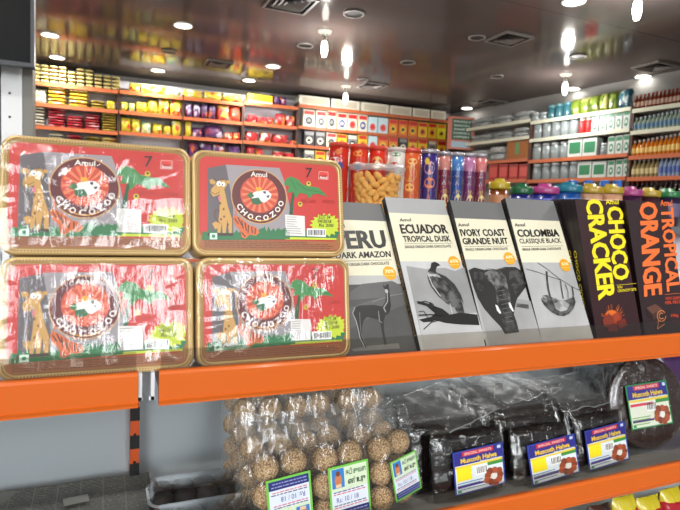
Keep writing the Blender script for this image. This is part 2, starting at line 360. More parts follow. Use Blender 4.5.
for i, (a, b, mm, kk, cc) in enumerate(((48, 64, WHT, 'wh2', 'white'), (66, 82, RD, 'rd', 'red'), (84, 100, OLV, 'ol', 'olive'), (101, 117, GB, 'gb', 'yellow'))):
    stack(WB, a, b, zs[3], 5, .03, 'flat', kk, [mm, mm], cc+' flat pack, %s up in the fourth-shelf stack', cc+' packs stacked on the fourth shelf')
# bays B, C, D : bags
def bags(W, z, rows, shelf, grp, n0=1):
    cnt = {}
    for (x0, x1, yt, mm, key, cname) in rows:
        cnt[cname] = cnt.get(cname, 0)+1
        ware(W, 'snack_bag', 'snack bag', cname+' bags '+grp, 'bag', key, [mm], x0, x1, yt, z, .12, '%s snack bag, %s of its colour on the %s' % (cname, ORD[cnt[cname]-1], shelf), jit=.06)
z = bays['B'][2]
bags(WB, z[0], [(129, 140, 82, YB, 'y', 'yellow'), (140, 151, 83, YB, 'y1', 'yellow'), (151, 165, 85, GB, 'gbb', 'golden'), (166, 181, 89, YW, 'yw', 'teal-white')], 'top shelf of the yellow bay', 'on the top shelf of the yellow bay')
bags(WB, z[1], [(106.5, 116.5, 100, YB, 'y', 'yellow'), (120, 128, 101, YB, 'y1', 'yellow'), (128, 135, 102, YW, 'yw', 'teal-white'), (135, 147, 101, YB, 'y2', 'yellow'), (147, 158, 99, YB, 'y', 'yellow'), (158, 170, 98, YB, 'y1', 'yellow'), (170, 183, 99, YB, 'y2', 'yellow')], 'second shelf of the yellow bay', 'on the second shelf of the yellow bay')
bags(WB, z[2], [(120, 131, 117, YB, 'y', 'yellow'), (131, 141, 118, YB, 'y1', 'yellow'), (141, 152, 121, YW, 'yw', 'teal-white'), (152, 163, 123, YB, 'y2', 'yellow'), (163, 171, 125, YB, 'y', 'yellow'), (171, 182, 120, YB, 'y1', 'yellow')], 'third shelf of the yellow bay', 'on the third shelf of the yellow bay')
z = bays['C'][2]
bags(WB, z[0], [(184, 203, 89, YB, 'y', 'yellow'), (203.5, 222, 91, YB, 'y1', 'yellow'), (222.5, 242, 93, YB, 'y2', 'yellow')], 'top shelf of the purple bay', 'on the top shelf of the purple bay')
bags(WB, z[1], [(185, 193, 103, PUR, 'p', 'purple'), (193, 200.5, 103, PUR, 'p1', 'purple'), (201, 208, 103, PUR, 'p', 'purple'), (208, 216, 104, PUR, 'p1', 'purple'), (217, 230, 104, ORB, 'o', 'orange'), (230, 241, 105, ORB, 'o1', 'orange')], 'second shelf of the purple bay', 'on the second shelf of the purple bay')
bags(WB, z[2], [(184, 191.5, 120, YB, 'y', 'yellow'), (192, 203, 127, PUR, 'p', 'purple'), (204, 223.5, 125, PUR, 'p1', 'purple'), (225, 233, 132, ORB, 'o', 'orange'), (233, 241, 132, ORB, 'o1', 'orange')], 'third shelf of the purple bay', 'on the third shelf of the purple bay')
bags(WB, z[3], [(188, 199, 142, PUR, 'p', 'purple'), (200, 212, 143, PUR, 'p1', 'purple'), (213, 226, 144, PUR, 'p', 'purple'), (227, 241, 145, PUR, 'p1', 'purple')], 'fourth shelf of the purple bay', 'on the fourth shelf of the purple bay')
z = bays['D'][2]
k = MB(); YC = mat('carton_yellow', (222, 196, 30), .4); k.box((0, 0, 0), (.3, .15, .088), YC)
text(k, 'CAFE', (.05, .03), (.24, .03), (.05, .062), c(70, 40, 20), -.002); k.poly([(.0, -.001, .0), (.3, -.001, 0), (.3, -.001, .014), (0, -.001, .014)], c(240, 235, 200))
o = k.build('snack_carton'); p = WB.pt(WB.t(248, 2.65, .02), 2.615, .02); o.matrix_world = Matrix.Translation(p) @ Matrix.Rotation(WB.rz, 4, 'Z') @ Matrix.Diagonal(((WB.t(272.5, 2.65, .02)-WB.t(248, 2.65, .02))/.3, 1, 1, 1))
tag(o, 'yellow long snack carton with dark print on the top back shelf', 'carton')
bags(WB, z[0], [(273.5, 280, 95, PUR, 'p', 'purple'), (280, 287, 96, PUR, 'p1', 'purple')], 'top shelf beside the yellow carton', 'beside the yellow carton')
bags(WB, z[1], [(248, 257, 114, RB, 'r', 'red'), (257.5, 266, 116, RB, 'r1', 'red'), (266.5, 275, 117, RB, 'r', 'red'), (276, 286, 113, RB, 'r1', 'red'), (286, 296, 115, RB, 'r', 'red')], 'second shelf of the red bay', 'on the second shelf of the red bay')
bags(WB, z[2], [(246, 259, 131, RB, 'r', 'red'), (260, 272, 132, RB, 'r1', 'red'), (273, 289, 134, RB, 'r', 'red'), (290, 297, 140, RB, 'r1', 'red')], 'third shelf of the red bay', 'on the third shelf of the red bay')
bags(WB, z[3], [(246, 255, 146, RB, 'r', 'red'), (256, 264, 148, RB, 'r1', 'red'), (273, 284, 151, RB, 'r', 'red'), (285, 295, 152, RB, 'r1', 'red')], 'fourth shelf of the red bay', 'on the fourth shelf of the red bay')
# bay E: cartons
z = bays['E'][2]
CW = mat('roll_white', (214, 208, 190), .6); CS = c(190, 182, 160)
for i, (a, b) in enumerate(((299, 330), (331, 360), (361, 389), (390, 412), (413, 430), (431, 446))):
    ware(WB, 'long_white_box', 'box', 'white boxes under the ceiling', 'block', 'lw', [CW, CS], a, b, 0, z[0], .2, 'long white box, %s from the yellow carton along the top shelf' % ORD[i], h=.105)
red = mat('carton_red', (196, 36, 30), .4); crm = mat('carton_cream', (222, 214, 190), .4); yel = mat('carton_yellow2', (228, 190, 40), .4); byel = mat('carton_lime', (222, 222, 40), .4)
orr = mat('carton_orange', (222, 120, 34), .4); dk = c(40, 36, 40); bl = c(40, 70, 150); pk = c(216, 90, 90); grn = c(40, 110, 60); lb = mat('carton_pale_blue', (190, 214, 220), .4); gy = c(130, 130, 128)
CM = dict(cream=('c', [crm, red, dk, gy]), blue=('b', [crm, red, bl, crm]), redw=('rw', [crm, red, pk, red]), pale=('pb', [lb, lb, pk, red]), orange=('or', [orr, red, yel, dk]), yellow=('ye', [yel, red, orr, dk]), lime=('li', [byel, orr, yel, dk]), grey=('gy', [gy, crm, dk, crm]), dark=('dk', [dk, gy, crm, dk]))
def cartons(z, lst, rowname):
    cnt = {}
    for (a, b, yt, kk) in lst:
        cnt[kk] = cnt.get(kk, 0)+1; key, ms = CM[kk]
        nm = dict(cream='cream and red', blue='white carton with blue ring', redw='white carton with red disc', pale='pale blue', orange='orange', yellow='yellow', lime='lime yellow', grey='grey', dark='dark').get(kk)
        d = nm if 'carton' in nm else nm+' carton'
        ware(WB, 'carton', 'carton', kk+' cartons in the '+rowname, 'carton', key, ms, a, b, yt, z, .12, '%s, %s of its look in the %s' % (d, ORD[cnt[kk]-1], rowname))
cartons(z[1], [(303, 315, 110, 'cream'), (316, 326.5, 111, 'cream'), (327, 336.5, 111, 'cream'), (337, 347, 113, 'blue'), (347.5, 357.5, 114, 'redw'), (358, 367.5, 115, 'blue'), (368, 377.5, 117, 'pale'), (378, 388, 118, 'pale'),
    (388.5, 398, 119, 'orange'), (398.5, 407.5, 120, 'orange'), (408, 417.5, 121, 'orange'), (418, 427.5, 122.5, 'yellow'), (428, 436.5, 123, 'yellow'), (437, 446, 124, 'lime')], 'upper carton row')
cartons(z[2], [(304, 314.5, 131, 'dark'), (315, 325.5, 132, 'dark'), (326, 336.5, 133, 'cream'), (337, 347, 134, 'yellow'), (347.5, 357.5, 135, 'grey'), (358, 367.5, 135, 'yellow'), (368, 377.5, 136, 'pale'), (378, 388, 136, 'orange'),
    (388.5, 398, 137, 'orange'), (398.5, 407.5, 138, 'dark'), (408, 417.5, 138, 'yellow'), (418, 427.5, 139, 'yellow'), (428, 436.5, 140, 'grey'), (437, 446, 141, 'yellow')], 'middle carton row')
cartons(z[3], [(304, 314.5, 150, 'grey'), (315, 325.5, 151, 'yellow'), (326, 336, 152, 'redw'), (337, 347, 153, 'orange'), (348, 357.5, 153, 'cream'), (358, 368, 154, 'cream'), (369, 379, 155, 'redw'), (380, 390, 156, 'orange')], 'lower carton row')

# ---------------------------------------------------------------- goods on the right wall
CP = mat('wrap_grey', (186, 192, 190), .25, coat=.5, bump=(14, .9, .08)); CP2 = spots('wrap_bundle', [(196, 202, 200), (216, 218, 214), (160, 166, 166), (230, 232, 228)], 6, bump=(12, .8, .06))
zr = rb['a'][2]
for lst, z, sn in ((((468, 491, 122), (491, 511, 119), (511, 529, 115)), zr[0], 'top'), (((468, 490, 139), (490, 511, 136), (511, 529, 131)), zr[1], 'second'), (((469, 487, 154), (487, 505, 150)), zr[2], 'third')):
    for i, (a, b, yt) in enumerate(lst):
        for q in range(2):
            hh = (WR.z((a+b)/2, yt-4, .02)-z)/2
            ware(WR, 'wrapped_bundle', 'bundle', 'wrapped bundles on the %s corner shelf' % sn, 'bag', 'cp%d' % q, [CP2], a, b, 0, z, .2, 'clear wrapped bundle, %s from the corner on its %s shelf, %s' % (ORD[i], sn, 'lower of two' if q == 0 else 'upper of two'), dz=q*hh, h=hh)
BC = mat('cardboard', (150, 92, 44), .7); o_ = ware(WR, 'cardboard_box', 'box', None, 'block', 'card', [BC, BC], 506, 528, 141, zr[2], .2, 'brown cardboard box with green mark beside the clear wrapped bundles')
k = MB(); k.poly([(.4, -.008, .25), (.58, -.008, .25), (.58, -.008, .9), (.4, -.008, .9)], c(60, 120, 60)); k.build('green_mark', o_)
for i in range(4): ware(WR, 'red_carton', 'carton', 'red cartons below the brown box', 'block', 'rc', [mat('carton_deep_red', (150, 30, 26), .5), c(190, 70, 60)], 488+10*i, 497.5+10*i, 164, zr[3], .18, 'deep red carton below the brown cardboard box, %s from the corner' % ORD[i])
zr = rb['b'][2]
GL = mat('jar_glass', (126, 134, 134), .12, coat=.6); GLD = mat('jar_lid_grey', (186, 190, 190), .3, metal=.4); TL = mat('jar_teal', (44, 88, 96), .25); TLD = mat('jar_lid_teal', (70, 112, 118), .3)
GP = spots('pouch_green', [(96, 112, 34), (112, 128, 44), (60, 86, 34), (160, 160, 96)], 2.5); TP = spots('pouch_teal', [(36, 80, 96), (52, 104, 114), (180, 190, 188), (26, 66, 84)], 2.5)
WP = mat('pack_white', (184, 190, 184), .4); GR2 = c(30, 110, 70); RR2 = c(190, 40, 40)
def run(W, name, cat, kind, key, mats, x0, x1, n, yt0, yt1, z, what, where, dep=.09, dy=.02):
    w = (x1-x0)/n
    for i in range(n):
        ware(W, name, cat, what+' '+where, kind, key, mats, x0+w*i, x0+w*(i+1)-.3, yt0+(yt1-yt0)*(i+.5)/n, z, dep, '%s %s, %s from the corner' % (what, where, ORD[i]), dy=dy)
run(WR, 'jar', 'jar', 'jar', 'gl', [GL, GLD], 530, 545, 2, 113, 112, zr[0], 'grey glass jar', 'on the top shelf')
run(WR, 'jar', 'jar', 'jar', 'tl', [TL, TLD], 545, 569, 3, 106, 101, zr[0], 'teal jar', 'on the top shelf')
run(WR, 'pouch', 'pouch', 'bag', 'gp', [GP], 569, 617, 5, 100, 90, zr[0], 'green food pouch', 'on the top shelf')
run(WR, 'pouch', 'pouch', 'bag', 'tp', [TP], 617, 630, 1, 89, 89, zr[0], 'teal food pouch', 'beside the green ones')
run(WR, 'jar', 'jar', 'jar', 'gl', [GL, GLD], 531, 576, 5, 119, 115, zr[1], 'clear lidded jar', 'on the second shelf')
run(WR, 'tin', 'tin', 'jar', 'rt', [RR2, WP], 577, 590, 2, 118, 117, zr[1], 'small red tin', 'on the second shelf')
run(WR, 'packet', 'packet', 'carton', 'gw', [WP, GR2, GR2, WP], 591, 630, 5, 116, 109, zr[1], 'green and white packet', 'on the second shelf')
run(WR, 'jar', 'jar', 'jar', 'gl', [GL, GLD], 530, 566, 4, 144, 141, zr[2], 'clear lidded jar', 'on the third shelf')
run(WR, 'carton', 'carton', 'block', 'gwb', [WP, GR2], 567, 597, 2, 139, 137.5, zr[2], 'large white carton with green panel', 'on the third shelf')
run(WR, 'jar', 'jar', 'jar', 'gl', [GL, GLD], 598, 606, 1, 143, 143, zr[2], 'single clear jar', 'between the green cartons')
run(WR, 'packet', 'packet', 'carton', 'gw', [WP, GR2, GR2, WP], 607, 630, 3, 137, 134, zr[2], 'green and white packet', 'on the third shelf')
run(WR, 'jar', 'jar', 'jar', 'gl', [GL, GLD], 530, 576, 5, 164, 161, zr[3], 'clear lidded jar', 'on the fourth shelf')
run(WR, 'carton', 'carton', 'block', 'gwb', [WP, GR2], 577, 606, 2, 162, 161, zr[3], 'large white carton with green panel', 'on the fourth shelf')
run(WR, 'packet', 'packet', 'carton', 'gw', [WP, GR2, RR2, WP], 607, 630, 3, 161, 158, zr[3], 'green white and red packet', 'on the fourth shelf')
zr = rb['c'][2]
cap = c(150, 60, 40); wc = c(200, 200, 196); bt = lambda n, col: mat(n, col, .12, coat=.8)
run(WR, 'bottle', 'bottle', 'bottle', 'b1', [bt('drink_red', (120, 44, 26)), c(190, 160, 140), cap], 632, 692, 15, 95.5, 84, zr[0], 'red-brown drink bottle', 'on the top shelf', .075)
run(WR, 'bottle', 'bottle', 'bottle', 'b2', [bt('drink_clear', (160, 176, 160)), c(104, 140, 170), c(190, 205, 210)], 632, 692, 14, 118, 106, zr[1], 'clear bottle with blue label', 'on the second shelf', .075)
run(WR, 'bottle', 'bottle', 'bottle', 'b3', [bt('drink_amber', (206, 120, 24)), c(230, 200, 120), wc], 630, 692, 14, 141, 130, zr[2], 'amber drink bottle', 'on the third shelf', .075)
run(WR, 'bottle', 'bottle', 'bottle', 'b4', [bt('drink_tan', (150, 132, 90)), c(206, 190, 140), wc], 630, 657, 6, 160, 157, zr[3], 'tan drink bottle', 'on the fourth shelf', .075)
run(WR, 'bottle', 'bottle', 'bottle', 'b5', [bt('drink_blue', (150, 166, 190)), c(92, 112, 170), wc], 657, 692, 8, 157, 153, zr[3], 'blue label bottle', 'beyond the tan ones', .075)
run(WR, 'bottle', 'bottle', 'bottle', 'b6', [bt('drink_dark', (40, 20, 16)), c(150, 70, 30), c(130, 40, 30)], 612, 690, 16, 183, 176, 1.62, 'dark cola bottle', 'below the orange rail', .075)

# corner sign
k = MB(); s0 = WB.pt(WB.t(451, 2.5), 0)
SP = empty('poster', (3.69, 5.52, 2.255), R(-12)); FRM = mat('poster_frame', (205, 120, 96), .5)
k.box((-.02, 0, 0), (.30, .02, .375), FRM); k.build('poster_frame', SP)
k = MB(); k.box((.025, -.003, .11), (.265, 0, .35), mat('poster_green', (34, 84, 62), .5))
for i, t in enumerate(('FRESH', 'SNACKS', 'SWEETS', 'DRINKS', 'OFFERS')): text(k, t, (.045, .305-.044*i), (.245, .305-.044*i), (.045, .33-.044*i), c(210, 222, 210), -.005)
k.build('green_sheet', SP)
k = MB(); k.box((.025, -.003, .02), (.265, 0, .09), mat('poster_blue', (170, 196, 214), .5)); k.build('blue_strip', SP)
tag(SP, 'framed green poster with white lettering in the shop corner', 'poster')

# ---------------------------------------------------------------- ceiling fittings
LAMP = mat('lamp_glow', (255, 250, 240), .5, emit=9); RING = mat('lamp_ring', (205, 205, 200), .35, metal=.3); DARK = mat('recess_dark', (34, 32, 32), .5)
def area(loc, size, power, parent=None, col=(1, .97, .92), shape='DISK', spread=R(176)):
    l = bpy.data.lights.new('lamp_light', 'AREA'); l.shape = shape; l.size = size; l.energy = power; l.color = col; l.spread = spread
    o = bpy.data.objects.new('lamp_light', l); COL.objects.link(o); o.location = loc
    if parent: o.parent = parent
    return o
WARD = 15
def downlight(x, y, label, power=WARD, rr=.062):
    e = empty('ceiling_downlight', (x, y, CEIL))
    k = MB(); k.lathe([(rr+.01, -.001), (rr+.01, -.009), (rr, -.009), (rr, -.004)], RING, 24, cap=False); k.build('ring', e)
    k = MB(); k.lathe([(.002, -.006), (rr, -.006)], LAMP, 24, cap=False); d = k.build('diffuser', e)
    area((0, 0, -.02), .12, power, e); tag(e, label, 'ceiling light', 'round ceiling lights')
    return e
DL = [((50, 34.5), 'above the screen side, upper of two near it'), ((57, 57), 'just above the gold pillow packs'), ((183, 25), 'large in view between the screen and the bulbs'), ((158, 70), 'above the yellow snack bags'),
      ((273, 66), 'above the yellow long carton, higher one'), ((249, 80), 'directly above the yellow long carton'), ((467, 108), 'close to the shop corner poster'), ((573, 88.5), 'above the green food pouches'),
      ((643, 76), 'above the red-brown drink bottles'), ((574, 1), 'cut by the top edge of the view')]
for (px, w_) in DL:
    p = atZ(*px, CEIL); downlight(p.x, p.y, 'round glowing ceiling light '+w_, .7 if p.x > 3.9 else 15 if p.y > 5 else 11)
for x in (-.6, .9, 2.6):  # extra downlights out of view, added to light the near shelves
    for y in (1.55, .1, -1.5): downlight(x, y, 'unseen ceiling light added over the aisle, %s row %s' % (dict([(-.6, 'screen side'), (.9, 'middle'), (2.6, 'bottle side')])[x], dict([(1.55, 'one'), (.1, 'two'), (-1.5, 'three')])[y]), 9)
def recess(x, y, r, label):
    e = empty('ceiling_speaker', (x, y, CEIL)); k = MB(); k.lathe([(r, -.001), (r, -.01), (r*.84, -.01), (r*.84, -.003)], mat('speaker_ring', (128, 122, 117), .4), 24, cap=False); k.build('ring', e)
    k = MB(); k.lathe([(.002, -.004), (r*.84, -.004)], DARK, 24, cap=False)
    k.build('grille', e); tag(e, label, 'ceiling speaker')
for px, r, w_ in (((354, 13), 0.074, 'dark round ceiling speaker high beside the first bulb'), ((305, 45), 0.067, 'dark round ceiling fitting between the two bulb lamps'), ((477, 37), 0.063, 'dark round ceiling fitting beside the square vent'),
                 ((408, 62), 0.067, 'dark round ceiling fitting above the orange cartons'), ((497, 76), 0.063, 'dark round ceiling fitting above the wrapped bundles'), ((169, 51), 0.067, 'dark round ceiling fitting above the yellow bags'), ((578, 56), 0.067, 'dark round ceiling fitting beside the third bulb lamp'), ((363, 79), 0.059, 'dark round ceiling fitting beside the second bulb lamp')):
    p = atZ(*px, CEIL); recess(p.x, p.y, r, w_)
def vent(x, y, s, label):
    e = empty('ceiling_vent', (x, y, CEIL)); VM = mat('vent_grey', (112, 106, 101), .5)
    k = MB()
    for q in range(4):
        M_ = Matrix.Rotation(q*math.pi/2, 4, 'Z'); k.add([(-s, -s, -.001), (s, -s, -.001), (s, -s, -.016), (-s, -s, -.016), (-s+.018, -s+.018, -.016), (s-.018, -s+.018, -.016)], [(0, 1, 2, 3), (3, 2, 5, 4)], VM, M_)
    k.build('frame', e)
    k = MB(); k.box((-s+.018, -s+.018, -.004), (s-.018, s-.018, -.002), DARK)
    for q in range(4):
        M_ = Matrix.Rotation(q*math.pi/2, 4, 'Z')
        for j in range(1, 4):
            a = s-.018-j*s*.22; k.add([(-a, -a, -.018), (a, -a, -.018), (a-.02, -a+.02, -.006), (-a+.02, -a+.02, -.006)], [(0, 1, 2, 3)], VM, M_)
    k.build('louvre', e); tag(e, label, 'ceiling vent')
for px, s, w_ in (((290, 2), .15, 'square ceiling vent cut by the top edge of the view'), ((509, 38), .13, 'square ceiling vent above the poster corner, the largest'), ((218, 63), .12, 'square ceiling vent above the yellow bags'), ((372, 85), .13, 'square ceiling vent above the cartons'), ((493, 102), .12, 'small square ceiling vent above the wrapped bundles'), ((655, 66), .13, 'square ceiling vent above the drink bottles')):
    p = atZ(*px, CEIL); vent(p.x, p.y, s, w_)
BULB = mat('bulb_glow', (255, 253, 248), .5, emit=9)
def bulb(x, y, label, s=1):
    e = empty('bulb_lamp', (x, y, CEIL)); k = MB(); k.lathe([(.015, -.045), (.02, -.03), (.05, -.012), (.055, -.001)], mat('socket_cream', (190, 190, 176), .4), 16, cap=False); k.build('ceiling_rose', e)
    k = MB(); k.lathe([(.016, -.075), (.018, -.045)], mat('socket_white', (215, 215, 205), .4), 14, cap=True); k.build('socket', e)
    k = MB(); k.lathe([(.002, -.07-.12*s), (.014, -.067-.12*s), (.022, -.05-.11*s), (.026, -.075-.06*s), (.022, -.09), (.014, -.075)], BULB, 16, cap=True); k.build('bulb', e)
    l = bpy.data.lights.new('bulb_light', 'POINT'); l.energy = 19; l.shadow_soft_size = .05; l.color = (1, .98, .95); q = bpy.data.objects.new('bulb_light', l); COL.objects.link(q); q.parent = e; q.location = (0, 0, -.3)
    tag(e, label, 'lamp', 'bare bulb lamps')
for px, w_ in (((325, 31), 'bare bright bulb under the ceiling, the largest shown whole'), ((346, 86), 'bare bright bulb hanging closest to the carton shelves'), ((566, 74), 'bare bright bulb above the green food pouches'), ((639, -14), 'bare bright bulb cut by the top edge of the view')):
    p = atZ(*px, CEIL); bulb(p.x, p.y, w_)

# ---------------------------------------------------------------- television and post
e = empty('television', (-1.02, 2.4, 1.949)); k = MB(); k.box((0, .012, 0), (.772, .05, .46), mat('tv_shell', (16, 16, 18), .35)); k.build('casing', e)
k = MB()
for a, b in (((0, 0, 0), (.772, .012, .014)), ((0, 0, .446), (.772, .012, .46)), ((0, 0, .014), (.012, .012, .446)), ((.76, 0, .014), (.772, .012, .446))): k.box(a, b, mat('tv_bezel', (70, 72, 76), .3, metal=.3))
k.build('bezel', e)
k = MB(); k.box((.012, .006, .014), (.76, .012, .446), mat('tv_screen', (8, 9, 12), .3, spec=.15)); k.build('screen', e)
k = MB(); k.box((.36, .05, .2), (.41, .09, .84), mat('tv_mount', (60, 60, 62), .4)); k.build('mount_pole', e)
tag(e, 'flat black television screen hanging above the white post', 'television')
e = empty('shelf_post', (-.372, 2.5, 0)); PW = mat('post_white', (236, 236, 236), .4)
k = MB(); k.box((-.4, 0, 0), (.072, .05, 1.98), PW)
for z in range(20): k.box((.026, -.0015, .14+.0655*z*1.38), (.034, .0, .148+.0655*z*1.38), DARK)
k.box((-.004, -.002, 0), (.001, 0, 1.98), DARK); k.build('face_plate', e)
k = MB(); k.box((.074, 0, 0), (.108, .10, 1.98), mat('post_grey', (128, 126, 118), .5)); k.build('side_channel', e)
tag(e, 'white upright post with small bolt holes under the television', 'post')

# ================================================================== MID SHELF WITH CANS, JAR AND TUBS
MS = 1.45
e = empty('display_shelf', (.35, 1.48, 0)); GREYM = mat('steel_grey', (120, 124, 128), .4, metal=.3)
k = MB(); k.box((0, 0, MS-.025), (2.5, .36, MS), GREYM); k.build('top_board', e)
for x in (0, 1.235, 2.47):
    k = MB(); k.box((x, 0, 0), (x+.03, .36, MS-.026), GREYM); k.build('upright', e)
k = MB(); k.box((.03, .17, 0.0), (2.47, .19, MS-.026), PANEL); k.build('centre_panel', e)
tag(e, 'grey display shelf holding the chip cans behind the chocolate packs', 'shelf')
YC_ = 1.6
def can(x, r, h, body, cap_, b1, b2, label, grp, dy=0, topband=None):
    e = empty('chip_can', (x, YC_+dy, MS+.001))
    bm_ = mat('can_'+'_'.join(map(str, body)), body, .25, coat=.5); tb = mat('canb_'+'_'.join(map(str, topband or body)), topband or body, .25, coat=.5)
    k = MB(); k.lathe([(r, 0), (r, .006), (r, h*.72), (r, h-.014)], bm_, 24, ms=[RING, bm_, tb]); k.build('body', e)
    k = MB(); k.lathe([(r*1.03, h-.014), (r*1.03, h-.002), (r*.9, h)], cap_, 24); k.build('lid', e)
    # printed emblem wrapped on the front of the can
    k = MB()
    def wrap(pts, m_, rr):
        out = []
        for u, v in pts: a = -math.pi/2-.5+u/r; out.append((rr*math.cos(a), rr*math.sin(a), v))
        k.poly(out, m_)
    def disc(cu_, cv_, a_, b_, m_, rr, n=14):
        a_ *= 1.0 if a_ < .4*r else 1.25
        pts = [(cu_+a_*math.cos(6.283*i/n), cv_+b_*math.sin(6.283*i/n)) for i in range(n)]
        for i in range(n): wrap([(cu_, cv_), pts[i], pts[(i+1) % n]], m_, rr)
    for (du, dv, a_, b_, cc) in b1: disc(du*r, dv*h, a_*r, b_*h, c(*cc), r*1.006)
    for (du, dv, a_, b_, cc) in b2: disc(du*r, dv*h, a_*r, b_*h, c(*cc), r*1.012)
    k.build('print', e)
    return tag(e, label, 'can', grp)
RL = mat('can_lid_red', (206, 60, 40), .3, coat=.5); SL = mat('can_lid_silver', (176, 170, 176), .25, metal=.5); CL = mat('can_lid_clear', (200, 190, 180), .2)
def xs_(px): return atY(px, 170, YC_).x
zt = lambda px, y: atY(px, y, YC_).z-MS
redb = [(-.2, .74, .55, .045, (240, 236, 226)), (-.3, .38, .5, .2, (236, 226, 206))]
can(xs_(338), .031, zt(338, 143), (196, 40, 26), RL, redb, [(.3, .66, .3, .06, (40, 60, 130)), (.1, .86, .35, .04, (230, 120, 50))], 'red chip can with white swirl beside the snack box', 'red cans')
can(xs_(358), .03, zt(358, 145), (200, 50, 26), RL, [(.0, .68, .55, .06, (240, 236, 226))], [(0, .67, .38, .045, (40, 60, 130)), (0, .86, .4, .04, (236, 150, 60))], 'red chip can with blue oval, behind the puff jar', 'red cans')
can(xs_(377), .0295, zt(377, 146.5), (200, 44, 26), RL, [(.0, .74, .5, .1, (236, 200, 110))], [(0, .72, .3, .06, (244, 230, 180))], 'red chip can with pale yellow disc', 'red cans')
can(xs_(396), .028, zt(396, 148), (214, 210, 200), CL, [(-.2, .72, .45, .06, (190, 40, 40)), (.2, .45, .5, .1, (196, 120, 60))], [(-.1, .89, .45, .03, (40, 130, 80))], 'white chip can with red and green print between the red and orange cans', None)
can(xs_(411), .0305, zt(411, 149), (200, 84, 36), RL, [(-.1, .62, .6, .12, (226, 160, 70)), (.1, .3, .7, .12, (216, 140, 60))], [(.1, .8, .4, .05, (240, 190, 110)), (-.1, .42, .4, .06, (240, 180, 90))], 'orange chip can beside the dark purple can', None)
can(xs_(429), .029, zt(429, 150), (52, 36, 110), SL, [(0, .72, .5, .1, (226, 170, 170)), (0, .35, .8, .14, (206, 110, 60))], [(-.3, .82, .25, .05, (230, 200, 60)), (.1, .5, .5, .08, (226, 130, 80))], 'dark purple chip can with round snacks printed on it', None)
slim = [(444, (120, 30, 54), (190, 120, 110)), (457, (40, 70, 140), (70, 120, 180)), (469, (110, 40, 96), (176, 110, 150)), (480.5, (120, 36, 66), (196, 110, 110)), (492, (110, 40, 96), (196, 90, 90))]
nm = ['slim maroon chip can beside the dark purple can', 'slim blue chip can', 'slim purple chip can beside the blue one', 'slim maroon chip can between two purple ones', 'slim purple chip can at the end by the yellow tub']
for (px, b_, t_), l_ in zip(slim[:4], nm):
    can(xs_(px), .0205, zt(px, 152+.06*(px-444)), b_, SL, [(0, .57, .9, .075, (206, 190, 200)), (.25, .28, .8, .15, (214, 180, 84)), (-.3, .12, .5, .07, (220, 196, 120))], [(0, .58, .75, .04, (40, 26, 50)), (.35, .26, .5, .1, (226, 204, 130))], l_, None, topband=t_)
# jar of puffs
JX0, JX1 = atY(346, 180, 1.6).x, atY(394, 180, 1.6).x; JC = (JX0+JX1)/2; JW = (JX1-JX0)/2
e = empty('snack_jar', (JC, 1.56, MS+.001)); JR = JW*.98
CLR = film('clear_jar', .0, .05, 8, .1, .001)
k = MB(); k.lathe([(JR*.86, .0), (JR*.9, .01), (JR*.99, .125), (JR*1.0, .135)], CLR, 32, cap=False); k.build('jar_wall', e)
k = MB(); k.lathe([(JR*1.05, .132), (JR*1.08, .136), (JR*1.08, .147), (JR*1.0, .152), (JR*.3, .152)], film('jar_lid_clear', .2, .15, 10, .3, .001, body=.3), 32, cap=False); k.build('lid', e)
tag(e, 'clear round jar filled with orange corn puffs beside the top snack box', 'jar')
puffm = mat('corn_puff', (236, 172, 84), .7, bump=(160, .5, .002))
k = MB(); k.ball((0, 0, 0), 1, puffm, 10, 8, (1, 1, 1), .12, 2); pf = k.build('corn_puff'); pfd = pf.data; bpy.data.objects.remove(pf)
n = 0
for lay in range(9):
    for q in range(13):
        a = q*2*math.pi/13+lay*.31+random.uniform(-.1, .1)
        if math.sin(a-.35) > .45: continue
        rr = JR*(.70+.012*lay)+random.uniform(-.002, .002); o = bpy.data.objects.new('corn_puff', pfd); COL.objects.link(o)
        o.matrix_world = Matrix.Translation((JC+rr*math.cos(a), 1.56+rr*math.sin(a), MS+.014+lay*.0128)) @ Matrix.Rotation(a+math.pi/2, 4, 'Z') @ Matrix.Rotation(random.uniform(-1.2, 1.2), 4, 'Y') @ Matrix.Diagonal((.017, .0098, .0102, 1))
        tag(o, 'orange corn puff pressed against the wall of the clear jar', 'corn puff', 'corn puffs inside the jar'); n += 1
# tubs with coloured lids
tubs = [((490, 508), 179, (222, 190, 20), (120, 60, 20), 'yellow', 'tall yellow tub beside the slim cans'), ((511, 531), 184, (20, 110, 60), (30, 36, 110), 'green', 'tub with green lid beside the tall yellow tub'),
        ((532.5, 556), 184, (206, 70, 150), (30, 36, 120), 'pink', 'blue tub with pink lid beside the green-lidded one'), ((557, 579), 182.5, (20, 140, 170), (20, 70, 140), 'teal', 'tub with teal lid behind the sloth pack'),
        ((580, 600), 184, (220, 180, 40), (196, 150, 120), 'yellow', 'tub with yellow lid, first after the teal one'), ((601, 620), 184.5, (222, 186, 40), (200, 150, 120), 'yellow', 'tub with yellow lid, second after the teal one'),
        ((621, 639), 187, (200, 70, 150), (60, 30, 60), 'pink', 'tub with pink lid above the dark maroon pack'), ((640, 657), 188, (216, 180, 40), (60, 30, 40), 'yellow', 'tub with yellow lid beside the last green one'), ((658, 677), 189, (30, 140, 70), (40, 30, 60), 'green', 'tub with green lid above the orange-lettered pack')]
